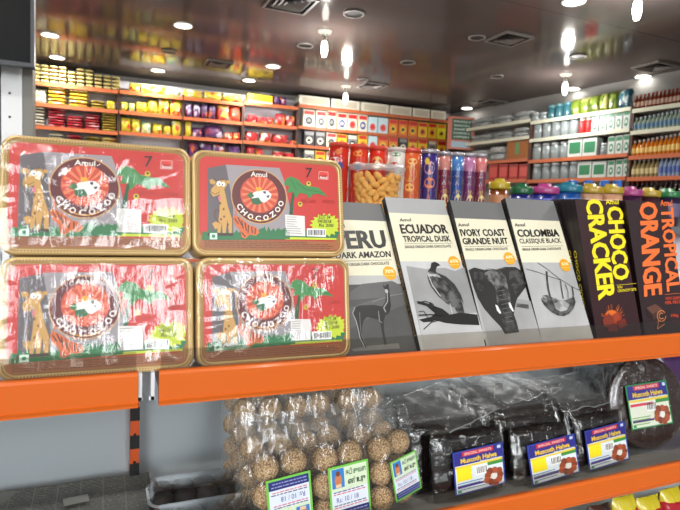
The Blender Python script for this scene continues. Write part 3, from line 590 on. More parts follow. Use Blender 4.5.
for (a, b), yt, lc, bc, nmn, lb_ in tubs:
    x0 = atY(a, 190, 1.62).x; x1 = atY(b, 190, 1.62).x; r = (x1-x0)/2*.93; h = atY((a+b)/2, yt, 1.62).z-MS
    e = empty('snack_tub', ((x0+x1)/2, 1.62, MS+.001)); bm_ = mat('tub_%d_%d_%d' % bc, bc, .3, coat=.4); lm = mat('lid_%d_%d_%d' % lc, [int(v*.8) for v in lc], .35, coat=.3)
    k = MB(); k.lathe([(r*.8, 0), (r*.9, .01), (r*.94, h-.04)], bm_, 22); k.build('body', e)
    k = MB(); k.lathe([(r, h-.038), (r*1.02, h-.034), (r*1.02, h-.018), (r*.95, h-.012), (r*.5, h-.012), (r*.45, h)], lm, 22); k.build('lid', e)
    k = MB(); k.lathe([(r*.93, h*.25), (r*.965, h*.6)], c(*[min(255, v+70) for v in bc]), 22, cap=False); k.build('label_band', e)
    tag(e, lb_, 'tub')
BLU = mat('cap_blue', (30, 90, 170), .3)
for i, px in enumerate((572, 588, 604, 617)):
    p = atY(px, 190, 1.74); k = MB(); k.lathe([(.022, 0), (.024, .01), (.024, .11), (.012, .125), (.012, .13)], mat('bottle_pale', (170, 190, 200), .2), 16)
    e = empty('small_bottle', (p.x, 1.74, MS+.001)); k.build('body', e); k = MB(); k.lathe([(.018, .131), (.018, atY(px, 181, 1.74).z-MS), (.01, atY(px, 180.5, 1.74).z-MS)], BLU, 16); k.build('cap', e)
    tag(e, 'small bottle with blue cap behind the tubs, %s from the teal lid' % ORD[i], 'bottle', 'blue capped bottles')

# ================================================================== NEAR SHELVING
YF = .65; ZU = 1.2555; ZL = 1.004
OR = mat('rail_orange', (208, 94, 8), .38, coat=.25); TRAY = mat('tray_steel', (150, 152, 152), .35, metal=.2); WB_ = mat('bracket_white', (214, 216, 220), .3)
GUARD = film('clear_guard', .03, .06, 3, .05, .001, tint=(240, 238, 234))
def near_shelf(x0, x1, z, top, bot, depth, label, gtop):
    e = empty('store_shelf', (x0, YF, z)); L = x1-x0
    k = MB(); k.box((.002, .012, -.022), (L-.002, depth, -.001), TRAY); k.build('tray', e)
    k = MB()
    pr = [(0, bot-z), (-.0012, bot-z+.004), (0, bot-z+.0045), (0, top-z-.004), (.0015, top-z-.001), (.004, top-z), (.010, top-z), (.010, bot-z-.002), (0, bot-z-.002)]
    vs = [(x, y, q) for x in (0, L) for (y, q) in pr]; n = len(pr)
    k.add(vs, [(i, (i+1) % n, n+(i+1) % n, n+i) for i in range(n)]+[tuple(range(n))[::-1], tuple(range(n, 2*n))], OR); k.build('price_rail', e)
    k = MB(); k.box((.002, .0045, top-z+.0005), (L-.002, .0065, gtop-z), GUARD); k.build('clear_guard', e)
    for x in (.0, L-.004):
        k = MB(); k.box((x+(.0045 if x == 0 else -.0045), .0112, -.034), (x+.004+(.0045 if x == 0 else -.0045), depth, -.0225), WB_); k.build('bracket', e)
    # folded white end of the bracket beside the rail
    for x in ((-.0085, ) if x0 > 0 else (L+.0005, )):
        k = MB(); k.box((x, .004, top-z-.034), (x+.004, .05, top-z-.002), WB_); k.box((x-.002, .004, top-z-.034), (x+.0045, .006, top-z-.030), WB_); k.build('bracket_end', e)
    return tag(e, label, 'shelf')
near_shelf(-1.0, .0357, ZU, 1.261, 1.2225, .24, 'orange-edged shelf under the two snack boxes nearest the post', 1.2845)
near_shelf(.0584, 1.6, ZU, 1.261, 1.2225, .24, 'long orange-edged shelf carrying the chocolate packs', 1.2845)
near_shelf(-1.0, .0357, ZL, 1.0205, .985, .272, 'lower orange-edged shelf lined with newspaper', 1.047)
near_shelf(.0584, 1.6, ZL, 1.0205, .985, .272, 'lower orange-edged shelf carrying the sweets in bags', 1.047)
near_shelf(-1.0, .0357, .76, .776, .74, .272, 'bottom empty orange-edged shelf beside the packets', .80)
near_shelf(.0584, 1.6, .76, .776, .74, .272, 'bottom orange-edged shelf holding the red and yellow packets', .80)
e = empty('store_rack', (.047, .93, 0))
UPM = mat('upright_orange', (196, 78, 20), .45); HOLE = mat('slot_black', (8, 8, 8), .6)
k = MB(); k.box((-1.05, .035, 0), (1.56, .045, 1.232), mat('back_panel_steel', (172, 180, 184), .3, metal=.25)); k.build('back_panel', e)
for x in (-.0065, -1.06, 1.53):
    k = MB(); k.box((x, 0, 0), (x+.013, .034, 1.235), UPM)
    for i in range(25):
        z0 = .02+i*.047; k.box((x-.0008, -.0015, z0), (x+.0138, .001, z0+.022), HOLE); k.box((x+.0045, -.002, z0+.022), (x+.0085, .001, z0+.026), HOLE)
    k.build('slotted_upright', e)
tag(e, 'orange slotted rack frame with pale steel back panel', 'rack')

# ------------------------------------------------------------------ tin snack boxes
GOLD = mat('tin_gold', (206, 176, 120), .36, metal=.3, bump=(90, .15, .001)); GOLD2 = mat('tin_gold_bead', (146, 108, 58), .4, metal=.3)
def rrect(x0, z0, x1, z1, r, n=6):
    out = []
    for cx, cz, a0 in ((x1-r, z1-r, 0), (x0+r, z1-r, 90), (x0+r, z0+r, 180), (x1-r, z0+r, 270)):
        for i in range(n+1): a = R(a0+90*i/n); out.append((cx+r*math.cos(a), cz+r*math.sin(a)))
    return out
BW, BH, BD = .204, .1345, .045
MB_B = Matrix.Translation((.0985, .6875, 1.3915)) @ Matrix.Rotation(R(-11), 4, 'X')
class Art:
    """turns sight points of a zoomed crop of a printed face into points on that face"""
    def __init__(s, M, ox=0, oy=0, sc=1): s.M = M; s.Mi = M.inverted(); s.p = M.translation; s.n = M.to_3x3() @ V((0, 1, 0)); s.o = (ox, oy, sc); s.mb = MB()
    def crop(s, ox, oy, sc): s.o = (ox, oy, sc); return s
    def P(s, x, y):
        q = s.Mi @ hit(s.o[0]+x/s.o[2], s.o[1]+y/s.o[2], s.p, s.n); return (q.x, q.z)
    def poly(s, pts, m_, lay): s.mb.poly([(q[0], -.00012*lay-.0002, q[1]) for q in (s.P(*p) for p in pts)], m_)
    def line(s, pts, w, m_, lay): s.mb.strip([s.P(*p) for p in pts], w, m_, -.00012*lay-.0002)
    def disc(s, x, y, r, m_, lay, n=28, ry=None):
        cx, cz = s.P(x, y); rr = abs(s.P(x+r, y)[0]-cx); rz = rr if ry is None else abs(s.P(x, y+ry)[1]-cz)
        s.mb.poly([(cx+rr*math.cos(6.2832*i/n), -.00012*lay-.0002, cz+rz*math.sin(6.2832*i/n)) for i in range(n)], m_)
    def text(s, t, BL, BR, TL, m_, lay=9, bold=.015): text(s.mb, t, s.P(*BL), s.P(*BR), s.P(*TL), m_, -.00012*lay-.0002, bold)
A = Art(MB_B, 180, 140, 3.778)
pr = lambda *x: c(*x, r=.4)
red_ = pr(192, 46, 38); A.mb.poly([(x, -.0002, z) for x, z in rrect(.0088, .0205, BW-.0088, BH-.0088, .011)], red_)
A.mb.poly([(x, -.0002, z) for x, z in rrect(.0088, .0085, BW-.0088, .0204, .006)], pr(158, 92, 48))
# thin lines of small print on the brown strip
for j in range(4):
    x = .014
    while x < .18-(.04 if j == 3 else 0):
        w = random.uniform(.003, .011); A.mb.poly([(x, -.0004, .0105+j*.0024), (x+w, -.0004, .0105+j*.0024), (x+w, -.0004, .0115+j*.0024), (x, -.0004, .0115+j*.0024)], pr(96, 54, 30)); x += w+.0012
A.poly([(104, 106), (172, 94), (178, 120), (200, 250), (202, 376), (104, 376)], pr(96, 88, 92), 1)
A.poly([(172, 93), (375, 106), (392, 150), (424, 300), (418, 374), (202, 376), (200, 250), (178, 120)], pr(150, 142, 146), 2)
A.disc(300, 214, 104, pr(196, 150, 100), 4, 40, 104); A.disc(300, 214, 100, pr(92, 26, 28), 5, 40, 100); A.disc(300, 206, 71, pr(196, 70, 46), 6, 36, 70)
for i in range(16):
    a = 6.2832*i/16; A.poly([(300, 206)]+[(300+68*math.cos(a+d), 206+67*math.sin(a+d)) for d in (-.08, .08)], pr(226, 120, 80), 7)
A.poly([(262, 218), (278, 198), (300, 190), (330, 192), (345, 206), (340, 222), (318, 238), (296, 228)], pr(226, 226, 222), 8)
A.poly([(250, 210), (268, 196), (280, 212), (266, 222)], pr(60, 110, 60), 9); A.poly([(284, 180), (304, 178), (308, 192), (290, 196)], pr(226, 160, 40), 9)
A.poly([(268, 222), (296, 218), (310, 240), (286, 246), (270, 238)], pr(40, 96, 56), 9); A.poly([(310, 196), (324, 194), (322, 206)], pr(40, 36, 40), 10); A.poly([(325, 212), (338, 208), (332, 222)], pr(40, 36, 40), 10)
A.text('Amul', (266, 139), (328, 142), (266, 120), pr(236, 230, 220), 10)
for ch, a in zip('CHOCOZOO', (152, 134, 114, 94, 74, 55, 37, 20)):
    ar = R(a); rc = 88; bx, by = 300+rc*math.cos(ar)*1.0, 212+rc*math.sin(ar)
    dx, dy = math.cos(ar), math.sin(ar); tx, ty = dy, -dx     # reading direction along the lower arc
    hw = 10.5; hh = 15
    A.text(ch, (bx-tx*hw+dx*hh*.5, by-ty*hw+dy*hh*.5), (bx+tx*hw+dx*hh*.5, by+ty*hw+dy*hh*.5), (bx-tx*hw-dx*hh*.9, by-ty*hw-dy*hh*.9), pr(232, 226, 220), 11, .03)
A.line([(252, 288), (276, 302), (300, 307), (330, 303), (348, 292)], .0012, pr(226, 160, 40), 11)
# plain giraffe
tan = pr(196, 150, 80); br = pr(110, 66, 34); ink = pr(24, 18, 18)
A.poly([(140, 168), (162, 170), (172, 210), (180, 250), (196, 300), (196, 352), (184, 352), (178, 300), (172, 352), (160, 352), (158, 310), (152, 352), (140, 350), (148, 270), (150, 215)], tan, 8)
A.poly([(114, 200), (118, 185), (134, 168), (146, 154), (170, 152), (178, 170), (164, 190), (142, 210), (124, 216)], tan, 9)
A.poly([(110, 152), (122, 148), (136, 160), (128, 170), (114, 166)], tan, 8); A.poly([(176, 152), (190, 156), (186, 166), (174, 164)], tan, 8); A.line([(134, 158), (130, 144)], .001, br, 9); A.line([(158, 154), (160, 142)], .001, br, 9)
A.disc(146, 166, 9, pr(236, 236, 230), 10, 12, 10); A.disc(162, 168, 8, pr(236, 236, 230), 10, 12, 9); A.disc(148, 168, 3, ink, 11, 8, 3); A.disc(160, 170, 3, ink, 11, 8, 3)
A.line([(116, 196), (132, 206), (150, 196)], .0006, ink, 10); A.poly([(142, 214), (152, 212), (154, 228), (146, 232)], pr(206, 110, 130), 10); A.line([(150, 268), (134, 262), (130, 290), (150, 316)], .0012, br, 8)
for p in ((152, 240), (164, 262), (166, 290), (154, 300), (180, 320)): A.disc(*p, 4, br, 9, 7, 5)
A.poly([(120, 316), (134, 308), (150, 316), (146, 332), (132, 338)], tan, 8); A.poly([(104, 352), (200, 352), (200, 362), (104, 362)], pr(60, 40, 30), 7)
# striped cub
og = pr(206, 100, 46)
A.poly([(198, 292), (214, 286), (236, 300), (262, 322), (286, 330), (300, 350), (286, 362), (262, 358), (246, 374), (232, 368), (226, 340), (206, 320)], og, 9)
for q in ((206, 296, 220, 318), (218, 292, 232, 322), (232, 304, 238, 336), (244, 312, 250, 344), (258, 322, 256, 352), (270, 328, 272, 352), (284, 334, 282, 356), (232, 350, 246, 366)): A.line([(q[0], q[1]), (q[2], q[3])], .0013, ink, 10)
A.line([(206, 290), (214, 266), (206, 254)], .0014, og, 9)
# bushes, palm and splash
gr = pr(36, 110, 62); gd = pr(24, 80, 46)
x = 84; pts = [(84, 372)]
while x < 590: pts += [(x, random.uniform(338, 352)), (x+9, random.uniform(330, 346)), (x+18, random.uniform(346, 358))]; x += 20
A.poly(pts+[(592, 376), (84, 378)], gr, 3)
pts = [(228, 374)]; x = 230
while x < 410: pts += [(x, random.uniform(345, 352)), (x+8, random.uniform(322, 338))]; x += 16
A.poly(pts+[(414, 374)], gr, 8)
A.poly([(424, 198), (434, 200), (428, 240), (426, 284), (412, 284), (416, 240)], gd, 4)
A.poly([(398, 150), (416, 138), (444, 148), (462, 168), (494, 176), (522, 180), (556, 214), (520, 204), (500, 206), (488, 222), (476, 206), (452, 200), (436, 222), (428, 196), (404, 200), (412, 176), (392, 168)], pr(58, 130, 66), 5)
for q in ((418, 150, 440, 190), (440, 164, 480, 190), (480, 188, 540, 200)): A.line([(q[0], q[1]), (q[2], q[3])], .0006, gd, 6)
for p in ((453, 243), (485, 166)): A.disc(*p, 9, pr(206, 180, 50), 8, 10, 10); A.disc(p[0], p[1]-2, 4, ink, 9, 8, 4)
sp = pr(190, 206, 40); pts = []
for i in range(34):
    a = 6.2832*i/34; rr = (1 if i % 2 else .78); pts.append((548+58*rr*math.cos(a)*1.05, 322+46*rr*math.sin(a)))
A.poly([(min(p[0], 598), min(p[1], 372)) for p in pts], sp, 7); A.poly([(396, 367), (590, 371), (590, 378), (396, 376)], sp, 7)
A.text('LOT 04', (524, 298), (566, 300), (525, 283), ink, 10); A.text('04/2018', (518, 313), (570, 315), (519, 300), ink, 10); A.text('Rs 200', (524, 328), (578, 330), (525, 316), ink, 10)
A.poly([(396, 282), (470, 288), (472, 364), (398, 362)], pr(222, 218, 214), 8)
for j in range(8): A.line([(402, 291+8.6*j), (402+random.uniform(30, 62), 292.5+8.8*j)], .0007, pr(130, 126, 124), 9)
A.poly([(478, 334), (550, 337), (550, 367), (478, 364)], pr(230, 230, 226), 8); x = 484
while x < 545: w = random.uniform(1, 4); A.poly([(x, 340), (x+w, 340), (x+w, 360), (x, 360)], ink, 9); x += w+random.uniform(1.5, 3.5)
A.text('7', (474, 142), (498, 142), (474, 106), ink, 10, 0)
A.poly([(524, 120), (558, 122), (558, 134), (524, 132)], pr(216, 60, 50), 8); A.line([(524, 120), (558, 122), (558, 150), (522, 148), (524, 120)], .0005, pr(236, 200, 190), 9); A.text('Amul', (526, 147), (555, 148), (526, 137), pr(240, 236, 230), 9)
A.text('FREE TOYS', (456, 236), (512, 238), (456, 224), pr(160, 40, 30), 9, 0); A.text('INSIDE', (538, 238), (580, 240), (538, 226), pr(160, 40, 30), 9, 0)
A.poly([(112, 352), (140, 352), (140, 376), (112, 376)], pr(200, 220, 206), 9); A.disc(126, 364, 7, pr(40, 130, 90), 10, 10, 7)
# box built once
e0 = bpy.data.objects.new('snack_box', None); COL.objects.link(e0); e0.matrix_world = MB_B
k = MB(); n_ = 28
prof = [(.0, BD, .006), (.0, .004, .006), (.0008, .001, .006), (.003, 0, .006), (.0055, .0006, .006), (.0068, .0016, .006)]
rings = []
for ins, y, _ in prof: rings.append([(x, y, z) for x, z in rrect(ins, ins, BW-ins, BH-ins, .016-min(ins, .01)*.7, 6)])
nn = len(rings[0])
k.add([p for r_ in rings for p in r_], [(j*nn+i, (j+1)*nn+i, (j+1)*nn+(i+1) % nn, j*nn+(i+1) % nn) for j in range(len(rings)-1) for i in range(nn)], GOLD, None, True)
k.add([(x, BD, z) for x, z in rrect(0, 0, BW, BH, .016, 6)], [tuple(range(nn))], GOLD); k.build('tin_rim', e0)
k = MB(); f0 = rrect(.0066, .0066, BW-.0066, BH-.0066, .0115, 8)
k.add([(x, .001, z) for x, z in f0], [tuple(range(len(f0)))[::-1]], GOLD2)
# fine stitched bead
per = rrect(.0042, .0042, BW-.0042, BH-.0042, .0135, 10)
P = [V(p) for p in per]+[V(per[0])]
for a, b in zip(P, P[1:]):
    L_ = (b-a).length; q = max(1, int(L_/.0032))
    for i in range(q):
        p = a.lerp(b, (i+.5)/q); k.box((p.x-.0009, -.0006, p.y-.0009), (p.x+.0009, .0004, p.y+.0009), GOLD2)
k.build('beaded_edge', e0)
A.mb.build('printed_card', e0)
WRAP = film('crinkled_wrap', .02, .045, 60, .3, .0022, stretch=(2.2, 1, .45)); WRAP2 = film('tight_wrap', .0, .05, 20, .1, .001)
def wrap_sheet(e, m_, sd):
    k = MB(); nx, nz = 60, 44; vs = []
    for j in range(nz+1):
        for i in range(nx+1):
            u, v = i/nx, j/nz; x, z = u*BW, v*BH
            edge = min(1, min(u, 1-u, v, 1-v)*14)
            ang = math.atan2(v-.5, u-.5); pk_ = abs(noise.noise(V((ang*9, sd, 0))))*.0016*edge*min(1, math.hypot(u-.5, v-.5)*2)
            vs.append((x, -.0018-.0016*edge-pk_-.0011*noise.noise(V((u*9, v*7, sd))), z))
    k.add(vs, [(j*(nx+1)+i, j*(nx+1)+i+1, (j+1)*(nx+1)+i+1, (j+1)*(nx+1)+i) for j in range(nz) for i in range(nx) if 0 < (i+j) and not ((i in (0, nx-1)) and (j in (0, nz-1)))], m_, None, True)
    return k.build('plastic_wrap', e)
boxes = [(MB_B, None, 'red and gold snack box with the clearest print, unglazed by glare, upper of two beside the puff jar')]
def box_copy(loc, ang, label, sd):
    o = copy_tree(e0); o.matrix_world = Matrix.Translation(loc) @ Matrix.Rotation(R(ang), 4, 'X'); wrap_sheet(o, WRAP, sd); tag(o, label, 'snack box', 'gold rimmed snack boxes'); return o
box_copy((-.1065, .6875, 1.3915), -11, 'gold-rimmed red snack box in crinkled wrap, upper one by the white post', 1.3)
box_copy((-.1045, .664, 1.257), -10, 'gold-rimmed red snack box at shelf level, lower one by the white post', 4.1)
box_copy((.1025, .664, 1.257), -9, 'gold-rimmed red snack box with heavy glare, beside the llama chocolate pack', 7.7)
tag(e0, 'gold-rimmed red snack box with the clearest print, upper one beside the puff jar', 'snack box', 'gold rimmed snack boxes')

# ------------------------------------------------------------------ chocolate packs
def quad(a, b): return a, b
CREAM = pr(222, 216, 190); BLK = pr(20, 18, 18); BADGE = pr(236, 160, 20); SPG = c(150, 120, 70)
def pack(x0, w, y, lean, h, body, side, t=.0115, name='chocolate_pack'):
    M = Matrix.Translation((x0, y, ZU+.0008)) @ Matrix.Rotation(R(-lean), 4, 'X')
    e = bpy.data.objects.new(name, None); COL.objects.link(e); e.matrix_world = M
    k = MB(); k.box((0, 0, 0), (w, t, h), side); k.poly([(.0003, -.0001, .0003), (w-.0003, -.0001, .0003), (w-.0003, -.0001, h-.0003), (.0003, -.0001, h-.0003)], body); k.build('carton', e)
    return e, M
SIDE = c(14, 13, 14, r=.4)
def bandpoly(a, w, v0, v1, m_, lay): a.mb.poly([(0.0003, -.00012*lay-.0002, v0), (w-.0003, -.00012*lay-.0002, v0), (w-.0003, -.00012*lay-.0002, v1), (.0003, -.00012*lay-.0002, v1)], m_)
def spine_text(e, t, h, s, m_, v0=.25, v1=.62, tt=.0115):
    k = MB(); vs, fs, a0, a1, b0, b1 = glyphs(s, .01); L_ = h*(v1-v0)
    out = [(-.0003, tt*.25+(q[1]-b0)/(b1-b0)*tt*.5, h*v1-(q[0]-a0)/(a1-a0)*L_) for q in vs]; k.add(out, fs, m_); k.build('spine_print', e)
def grey_photo(name, c0, c1, sc=70, det=8, fine=True):
    M = mat(name, c0, .42); nt = M.node_tree
    if len(nt.nodes) > 3: return M
    tc = nt.nodes.new('ShaderNodeTexCoord'); n = nt.nodes.new('ShaderNodeTexNoise'); n.inputs['Scale'].default_value = sc; n.inputs['Detail'].default_value = det
    r = nt.nodes.new('ShaderNodeValToRGB'); r.color_ramp.elements[0].color = lin(c0); r.color_ramp.elements[1].color = lin(c1); r.color_ramp.elements[0].position = .42 if fine else .2; r.color_ramp.elements[1].position = .58 if fine else .8
    nt.links.new(tc.outputs['Object'], n.inputs[0]); nt.links.new(n.outputs[0], r.inputs[0]); nt.links.new(r.outputs[0], nt.nodes['Principled BSDF'].inputs['Base Color']); return M
GP_ = lambda v, d=14: grey_photo('photo_%d_%d' % (v, d), (max(0, v-d),)*3, (min(255, v+d),)*3, 70 if d > 18 else 16, 8, d > 18)
def zat(a, x, y): return a.P(x, y)[1]
# --- llama pack
w, h = .1105, .250
e, M = pack(.3065, w, .677, 32, h, GP_(92, 3), SIDE); a = Art(M)
bandpoly(a, w, zat(a, 375, 275.5), zat(a, 375, 221), CREAM, 1); bandpoly(a, w, zat(a, 395, 284), zat(a, 375, 275.5), pr(176, 176, 174), 1); bandpoly(a, w, .0004, zat(a, 395, 284), GP_(72, 10), 1)
a.poly([(350, 292), (362, 284), (392, 281), (404, 287), (404, 296), (350, 300)], GP_(92, 8), 2); a.poly([(349, 308), (372, 300), (405, 292), (408, 304), (370, 318), (349, 330)], GP_(86, 10), 3); a.line([(372, 302), (390, 296), (406, 293)], .0007, pr(140, 140, 140), 4)
a.text('PERU', (335, 249.7), (387.5, 248.3), (331.5, 231), BLK, 5, .045); a.text('DARK AMAZON', (336, 259), (391, 257.3), (335.2, 252.5), BLK, 5, .035); a.line([(337, 261.6), (391.5, 260)], .0006, BLK, 5)
a.text('SINGLE ORIGIN DARK CHOCOLATE', (338, 266.8), (389, 264.8), (337.8, 263.6), BLK, 5, .015); a.text('Amul', (333, 228.5), (345, 228), (332, 225), BLK, 5)
a.disc(389.4, 273.2, 6.6, BADGE, 5); a.text('70%', (385, 273.5), (394, 273), (384.6, 270), pr(250, 240, 200), 6); a.line([(384, 276), (395, 275.6)], .0005, pr(250, 220, 150), 6)
a.crop(340, 270, 5.6625)
a.poly([(60, 450), (160, 430), (330, 415), (340, 445), (80, 462)], GP_(112, 16), 4)
ll = [(246, 80), (252, 96), (266, 80), (276, 84), (272, 112), (282, 150), (288, 205), (278, 245), (256, 258), (246, 290), (248, 340), (264, 424), (250, 424), (238, 352), (228, 300), (216, 282), (180, 272), (150, 268), (132, 292), (122, 330), (126, 372), (148, 440), (132, 440), (108, 382), (98, 330), (86, 282), (68, 248), (80, 214), (110, 202), (150, 200), (192, 198), (238, 208), (256, 180), (258, 125), (250, 106), (243, 96)]
a.poly(ll, GP_(34, 10), 5); a.line([(84, 212), (70, 245), (90, 290), (104, 345), (112, 385), (138, 438)], .0011, pr(170, 170, 168), 6); a.line([(110, 240), (112, 290), (116, 350), (140, 420)], .0007, pr(120, 120, 118), 6)
a.line([(252, 112), (266, 130), (268, 180), (246, 215), (258, 240)], .0017, pr(146, 146, 142), 6); a.line([(276, 100), (280, 190), (272, 240)], .0012, pr(30, 30, 30), 7); a.disc(262, 122, 9, pr(190, 188, 184), 6, 12, 12); a.line([(216, 230), (222, 290), (236, 300)], .001, pr(150, 150, 148), 6)
a.line([(130, 212), (190, 206), (232, 222), (200, 254), (150, 250)], .003, pr(40, 40, 40), 6)
a.mb.build('printed_front', e); spine_text(e, 'DARK AMAZON', h, 'DARK AMAZON', SPG); tag(e, 'grey chocolate pack printed with a standing llama, beside the snack boxes', 'chocolate pack')
# --- vulture pack
w, h = .1142, .2605
e, M = pack(.4177, w, .668, 31, h, GP_(158, 4), SIDE); a = Art(M)
bandpoly(a, w, zat(a, 430, 261.5), zat(a, 420, 214), CREAM, 1); bandpoly(a, w, .0004, zat(a, 430, 261.5), GP_(186, 12), 1)
a.poly([(406, 266), (425, 269), (445, 268), (455, 271), (466, 266.5), (487, 334), (480, 345), (424, 350)], GP_(144, 18), 2); a.poly([(418, 318), (484, 312), (487, 334), (480, 349), (424, 350)], GP_(176, 16), 3)
a.text('Amul', (399.5, 221.8), (411, 221.5), (399, 218.6), BLK, 5); a.text('ECUADOR', (401.3, 234), (448.6, 233.8), (398.8, 224.4), BLK, 5, .045); a.text('TROPICAL DUSK', (403.5, 242.3), (451.2, 241.7), (402, 236), BLK, 5, .03)
a.line([(404, 244), (452.5, 243.4)], .0005, BLK, 5); a.text('SINGLE ORIGIN DARK CHOCOLATE', (405, 248.6), (451, 247.6), (404.4, 245.8), BLK, 5, .015)
a.disc(454, 262.6, 5.8, BADGE, 6); a.text('65%', (450, 263), (458, 262.6), (449.6, 259.8), pr(250, 240, 200), 7); a.line([(449, 265), (459, 264.6)], .0005, pr(250, 220, 150), 7)
a.crop(340, 180, 2.833)
a.poly([(246, 275), (250, 262), (264, 258), (288, 272), (312, 292), (332, 318), (346, 350), (352, 378), (338, 386), (322, 362), (300, 350), (278, 330), (256, 302)], GP_(60, 34), 5)
a.poly([(256, 248), (258, 236), (266, 232), (276, 236), (284, 242), (274, 246), (270, 258), (276, 268), (252, 268), (248, 260)], pr(26, 26, 26), 6); a.poly([(248, 262), (254, 258), (276, 266), (286, 278), (262, 272), (248, 276)], GP_(160, 30), 6)
a.poly([(272, 262), (300, 274), (324, 296), (342, 326), (350, 352), (326, 316), (300, 290)], pr(40, 40, 42), 6); a.line([(252, 276), (262, 300), (284, 330)], .0015, pr(186, 186, 184), 6)
a.line([(310, 350), (318, 380)], .0012, pr(190, 190, 190), 6); a.line([(322, 360), (326, 384)], .0010, pr(160, 160, 160), 6)
bk = pr(14, 14, 15)
a.poly([(216, 344), (232, 345), (250, 352), (256, 346), (262, 356), (290, 366), (310, 382), (340, 376), (388, 382), (394, 412), (340, 410), (300, 406), (270, 398), (258, 402), (236, 404), (222, 396), (240, 392), (258, 388), (268, 378), (244, 358), (222, 352)], bk, 8)
a.line([(222, 384), (256, 382), (292, 386)], .0020, bk, 8); a.line([(236, 424), (258, 404), (280, 398)], .0016, bk, 8); a.line([(218, 350), (240, 344), (262, 352), (274, 378)], .0016, bk, 8); a.line([(256, 402), (236, 372), (222, 374)], .0012, bk, 8)
a.mb.build('printed_front', e); spine_text(e, 'T', h, 'TROPICAL DUSK SINGLE ORIGIN', SPG, .1, .7); tag(e, 'grey chocolate pack printed with a vulture on a bare branch', 'chocolate pack')
# --- elephant pack
w, h = .1075, .253
e, M = pack(.5338, w, .669, 28, h, GP_(104, 3), SIDE); a = Art(M)
bandpoly(a, w, zat(a, 480, 259.5), zat(a, 475, 219), CREAM, 1); bandpoly(a, w, .0004, zat(a, 480, 259.5), GP_(168, 10), 1); a.poly([(474, 290), (535, 302), (546, 340), (540, 346), (490, 349)], GP_(150, 16), 2)
a.text('Amul', (458, 226.8), (469, 226.4), (457.4, 223.6), BLK, 5); a.text('IVORY COAST', (461, 236.6), (505.8, 236.2), (459, 229.3), BLK, 5, .035); a.text('GRANDE NUIT', (463, 244.8), (508.4, 244.2), (461.4, 238.2), BLK, 5, .035)
a.line([(464, 246.8), (509.4, 246.2)], .0005, BLK, 5); a.text('SINGLE ORIGIN DARK CHOCOLATE', (465.4, 251), (507.6, 250), (465, 248.4), BLK, 5, .015)
a.disc(509, 258.7, 5.4, BADGE, 9); a.text('60%', (505.4, 259), (512.6, 258.6), (505, 256), pr(250, 240, 200), 10); a.line([(504.6, 261.3), (513.6, 261)], .0005, pr(250, 220, 150), 10)
a.crop(440, 240, 6.8)
a.poly([(192, 206), (232, 188), (300, 204), (380, 200), (440, 184), (510, 184), (560, 216), (584, 270), (582, 320), (556, 356), (522, 400), (512, 440), (500, 505), (520, 560), (536, 628), (440, 640), (410, 590), (352, 530), (300, 470), (258, 400), (226, 320)], GP_(24, 12), 4)
a.poly([(296, 228), (340, 204), (404, 208), (444, 250), (456, 300), (474, 380), (484, 450), (486, 520), (430, 540), (400, 470), (384, 420), (376, 330), (344, 286), (310, 266)], GP_(78, 34), 5)
a.poly([(388, 340), (432, 310), (462, 400), (482, 470), (500, 560), (524, 624), (450, 634), (424, 560), (400, 470)], GP_(38, 22), 6)
for i in range(8): a.line([(390+8*i, 350+30*i), (440+8*i, 340+30*i)], .0005, pr(130, 130, 130), 7)
a.poly([(228, 222), (262, 212), (290, 226), (300, 300), (286, 360), (250, 330), (232, 280)], GP_(40, 20), 5); a.poly([(470, 214), (520, 206), (556, 236), (566, 290), (540, 340), (510, 372), (494, 320), (468, 270)], GP_(44, 22), 5); a.line([(300, 206), (330, 196), (380, 202), (440, 190)], .0009, pr(110, 110, 108), 6); a.line([(556, 226), (574, 262), (578, 300)], .0008, pr(96, 96, 94), 6)
a.poly([(372, 440), (388, 446), (414, 498), (404, 504), (384, 480)], pr(220, 220, 216), 8); a.poly([(462, 424), (476, 430), (500, 484), (492, 490), (470, 458)], pr(226, 226, 222), 8); a.disc(318, 248, 7, pr(16, 16, 16), 8, 10, 7); a.line([(470, 260), (520, 240), (560, 250)], .0008, pr(80, 80, 80), 6); a.line([(480, 310), (540, 300), (576, 290)], .0006, pr(90, 90, 90), 6)
a.poly([(520, 430), (600, 440), (604, 470), (516, 456)], GP_(80, 20), 3)
a.mb.build('printed_front', e); spine_text(e, 'G', h, 'GRANDE NUIT', SPG); tag(e, 'grey chocolate pack printed with an elephant head and tusks', 'chocolate pack')
# --- sloth pack
w, h = .1105, .258
e, M = pack(.6432, w, .669, 25.8, h, GP_(112, 3), SIDE); a = Art(M)
bandpoly(a, w, zat(a, 535, 262.5), zat(a, 530, 220), CREAM, 1); bandpoly(a, w, .0004, zat(a, 535, 262.5), GP_(168, 18), 1)
a.text('Amul', (514.5, 226.8), (525, 226.4), (514, 223.4), BLK, 5); a.text('COLOMBIA', (517.8, 237.2), (559.5, 236.8), (516, 229.5), BLK, 5, .045); a.text('CLASSIQUE BLACK', (520, 244.6), (561.5, 243.8), (518.6, 238.8), BLK, 5, .015)
a.line([(521, 246.6), (562.6, 246)], .0005, BLK, 5); a.text('SINGLE ORIGIN DARK CHOCOLATE', (522.4, 250.8), (561, 250), (522, 248.2), BLK, 5, .015)
a.disc(564.5, 265.4, 5, BADGE, 9); a.text('55%', (561, 265.7), (568, 265.4), (560.7, 262.8), pr(250, 240, 200), 10); a.line([(560.2, 268), (569, 267.8)], .0005, pr(250, 220, 150), 10)
a.crop(500, 240, 5.1)
a.line([(190, 116), (240, 150), (300, 198), (360, 236), (420, 266)], .0010, bk, 7); a.line([(130, 148), (200, 168), (260, 190), (310, 206)], .0009, bk, 7)
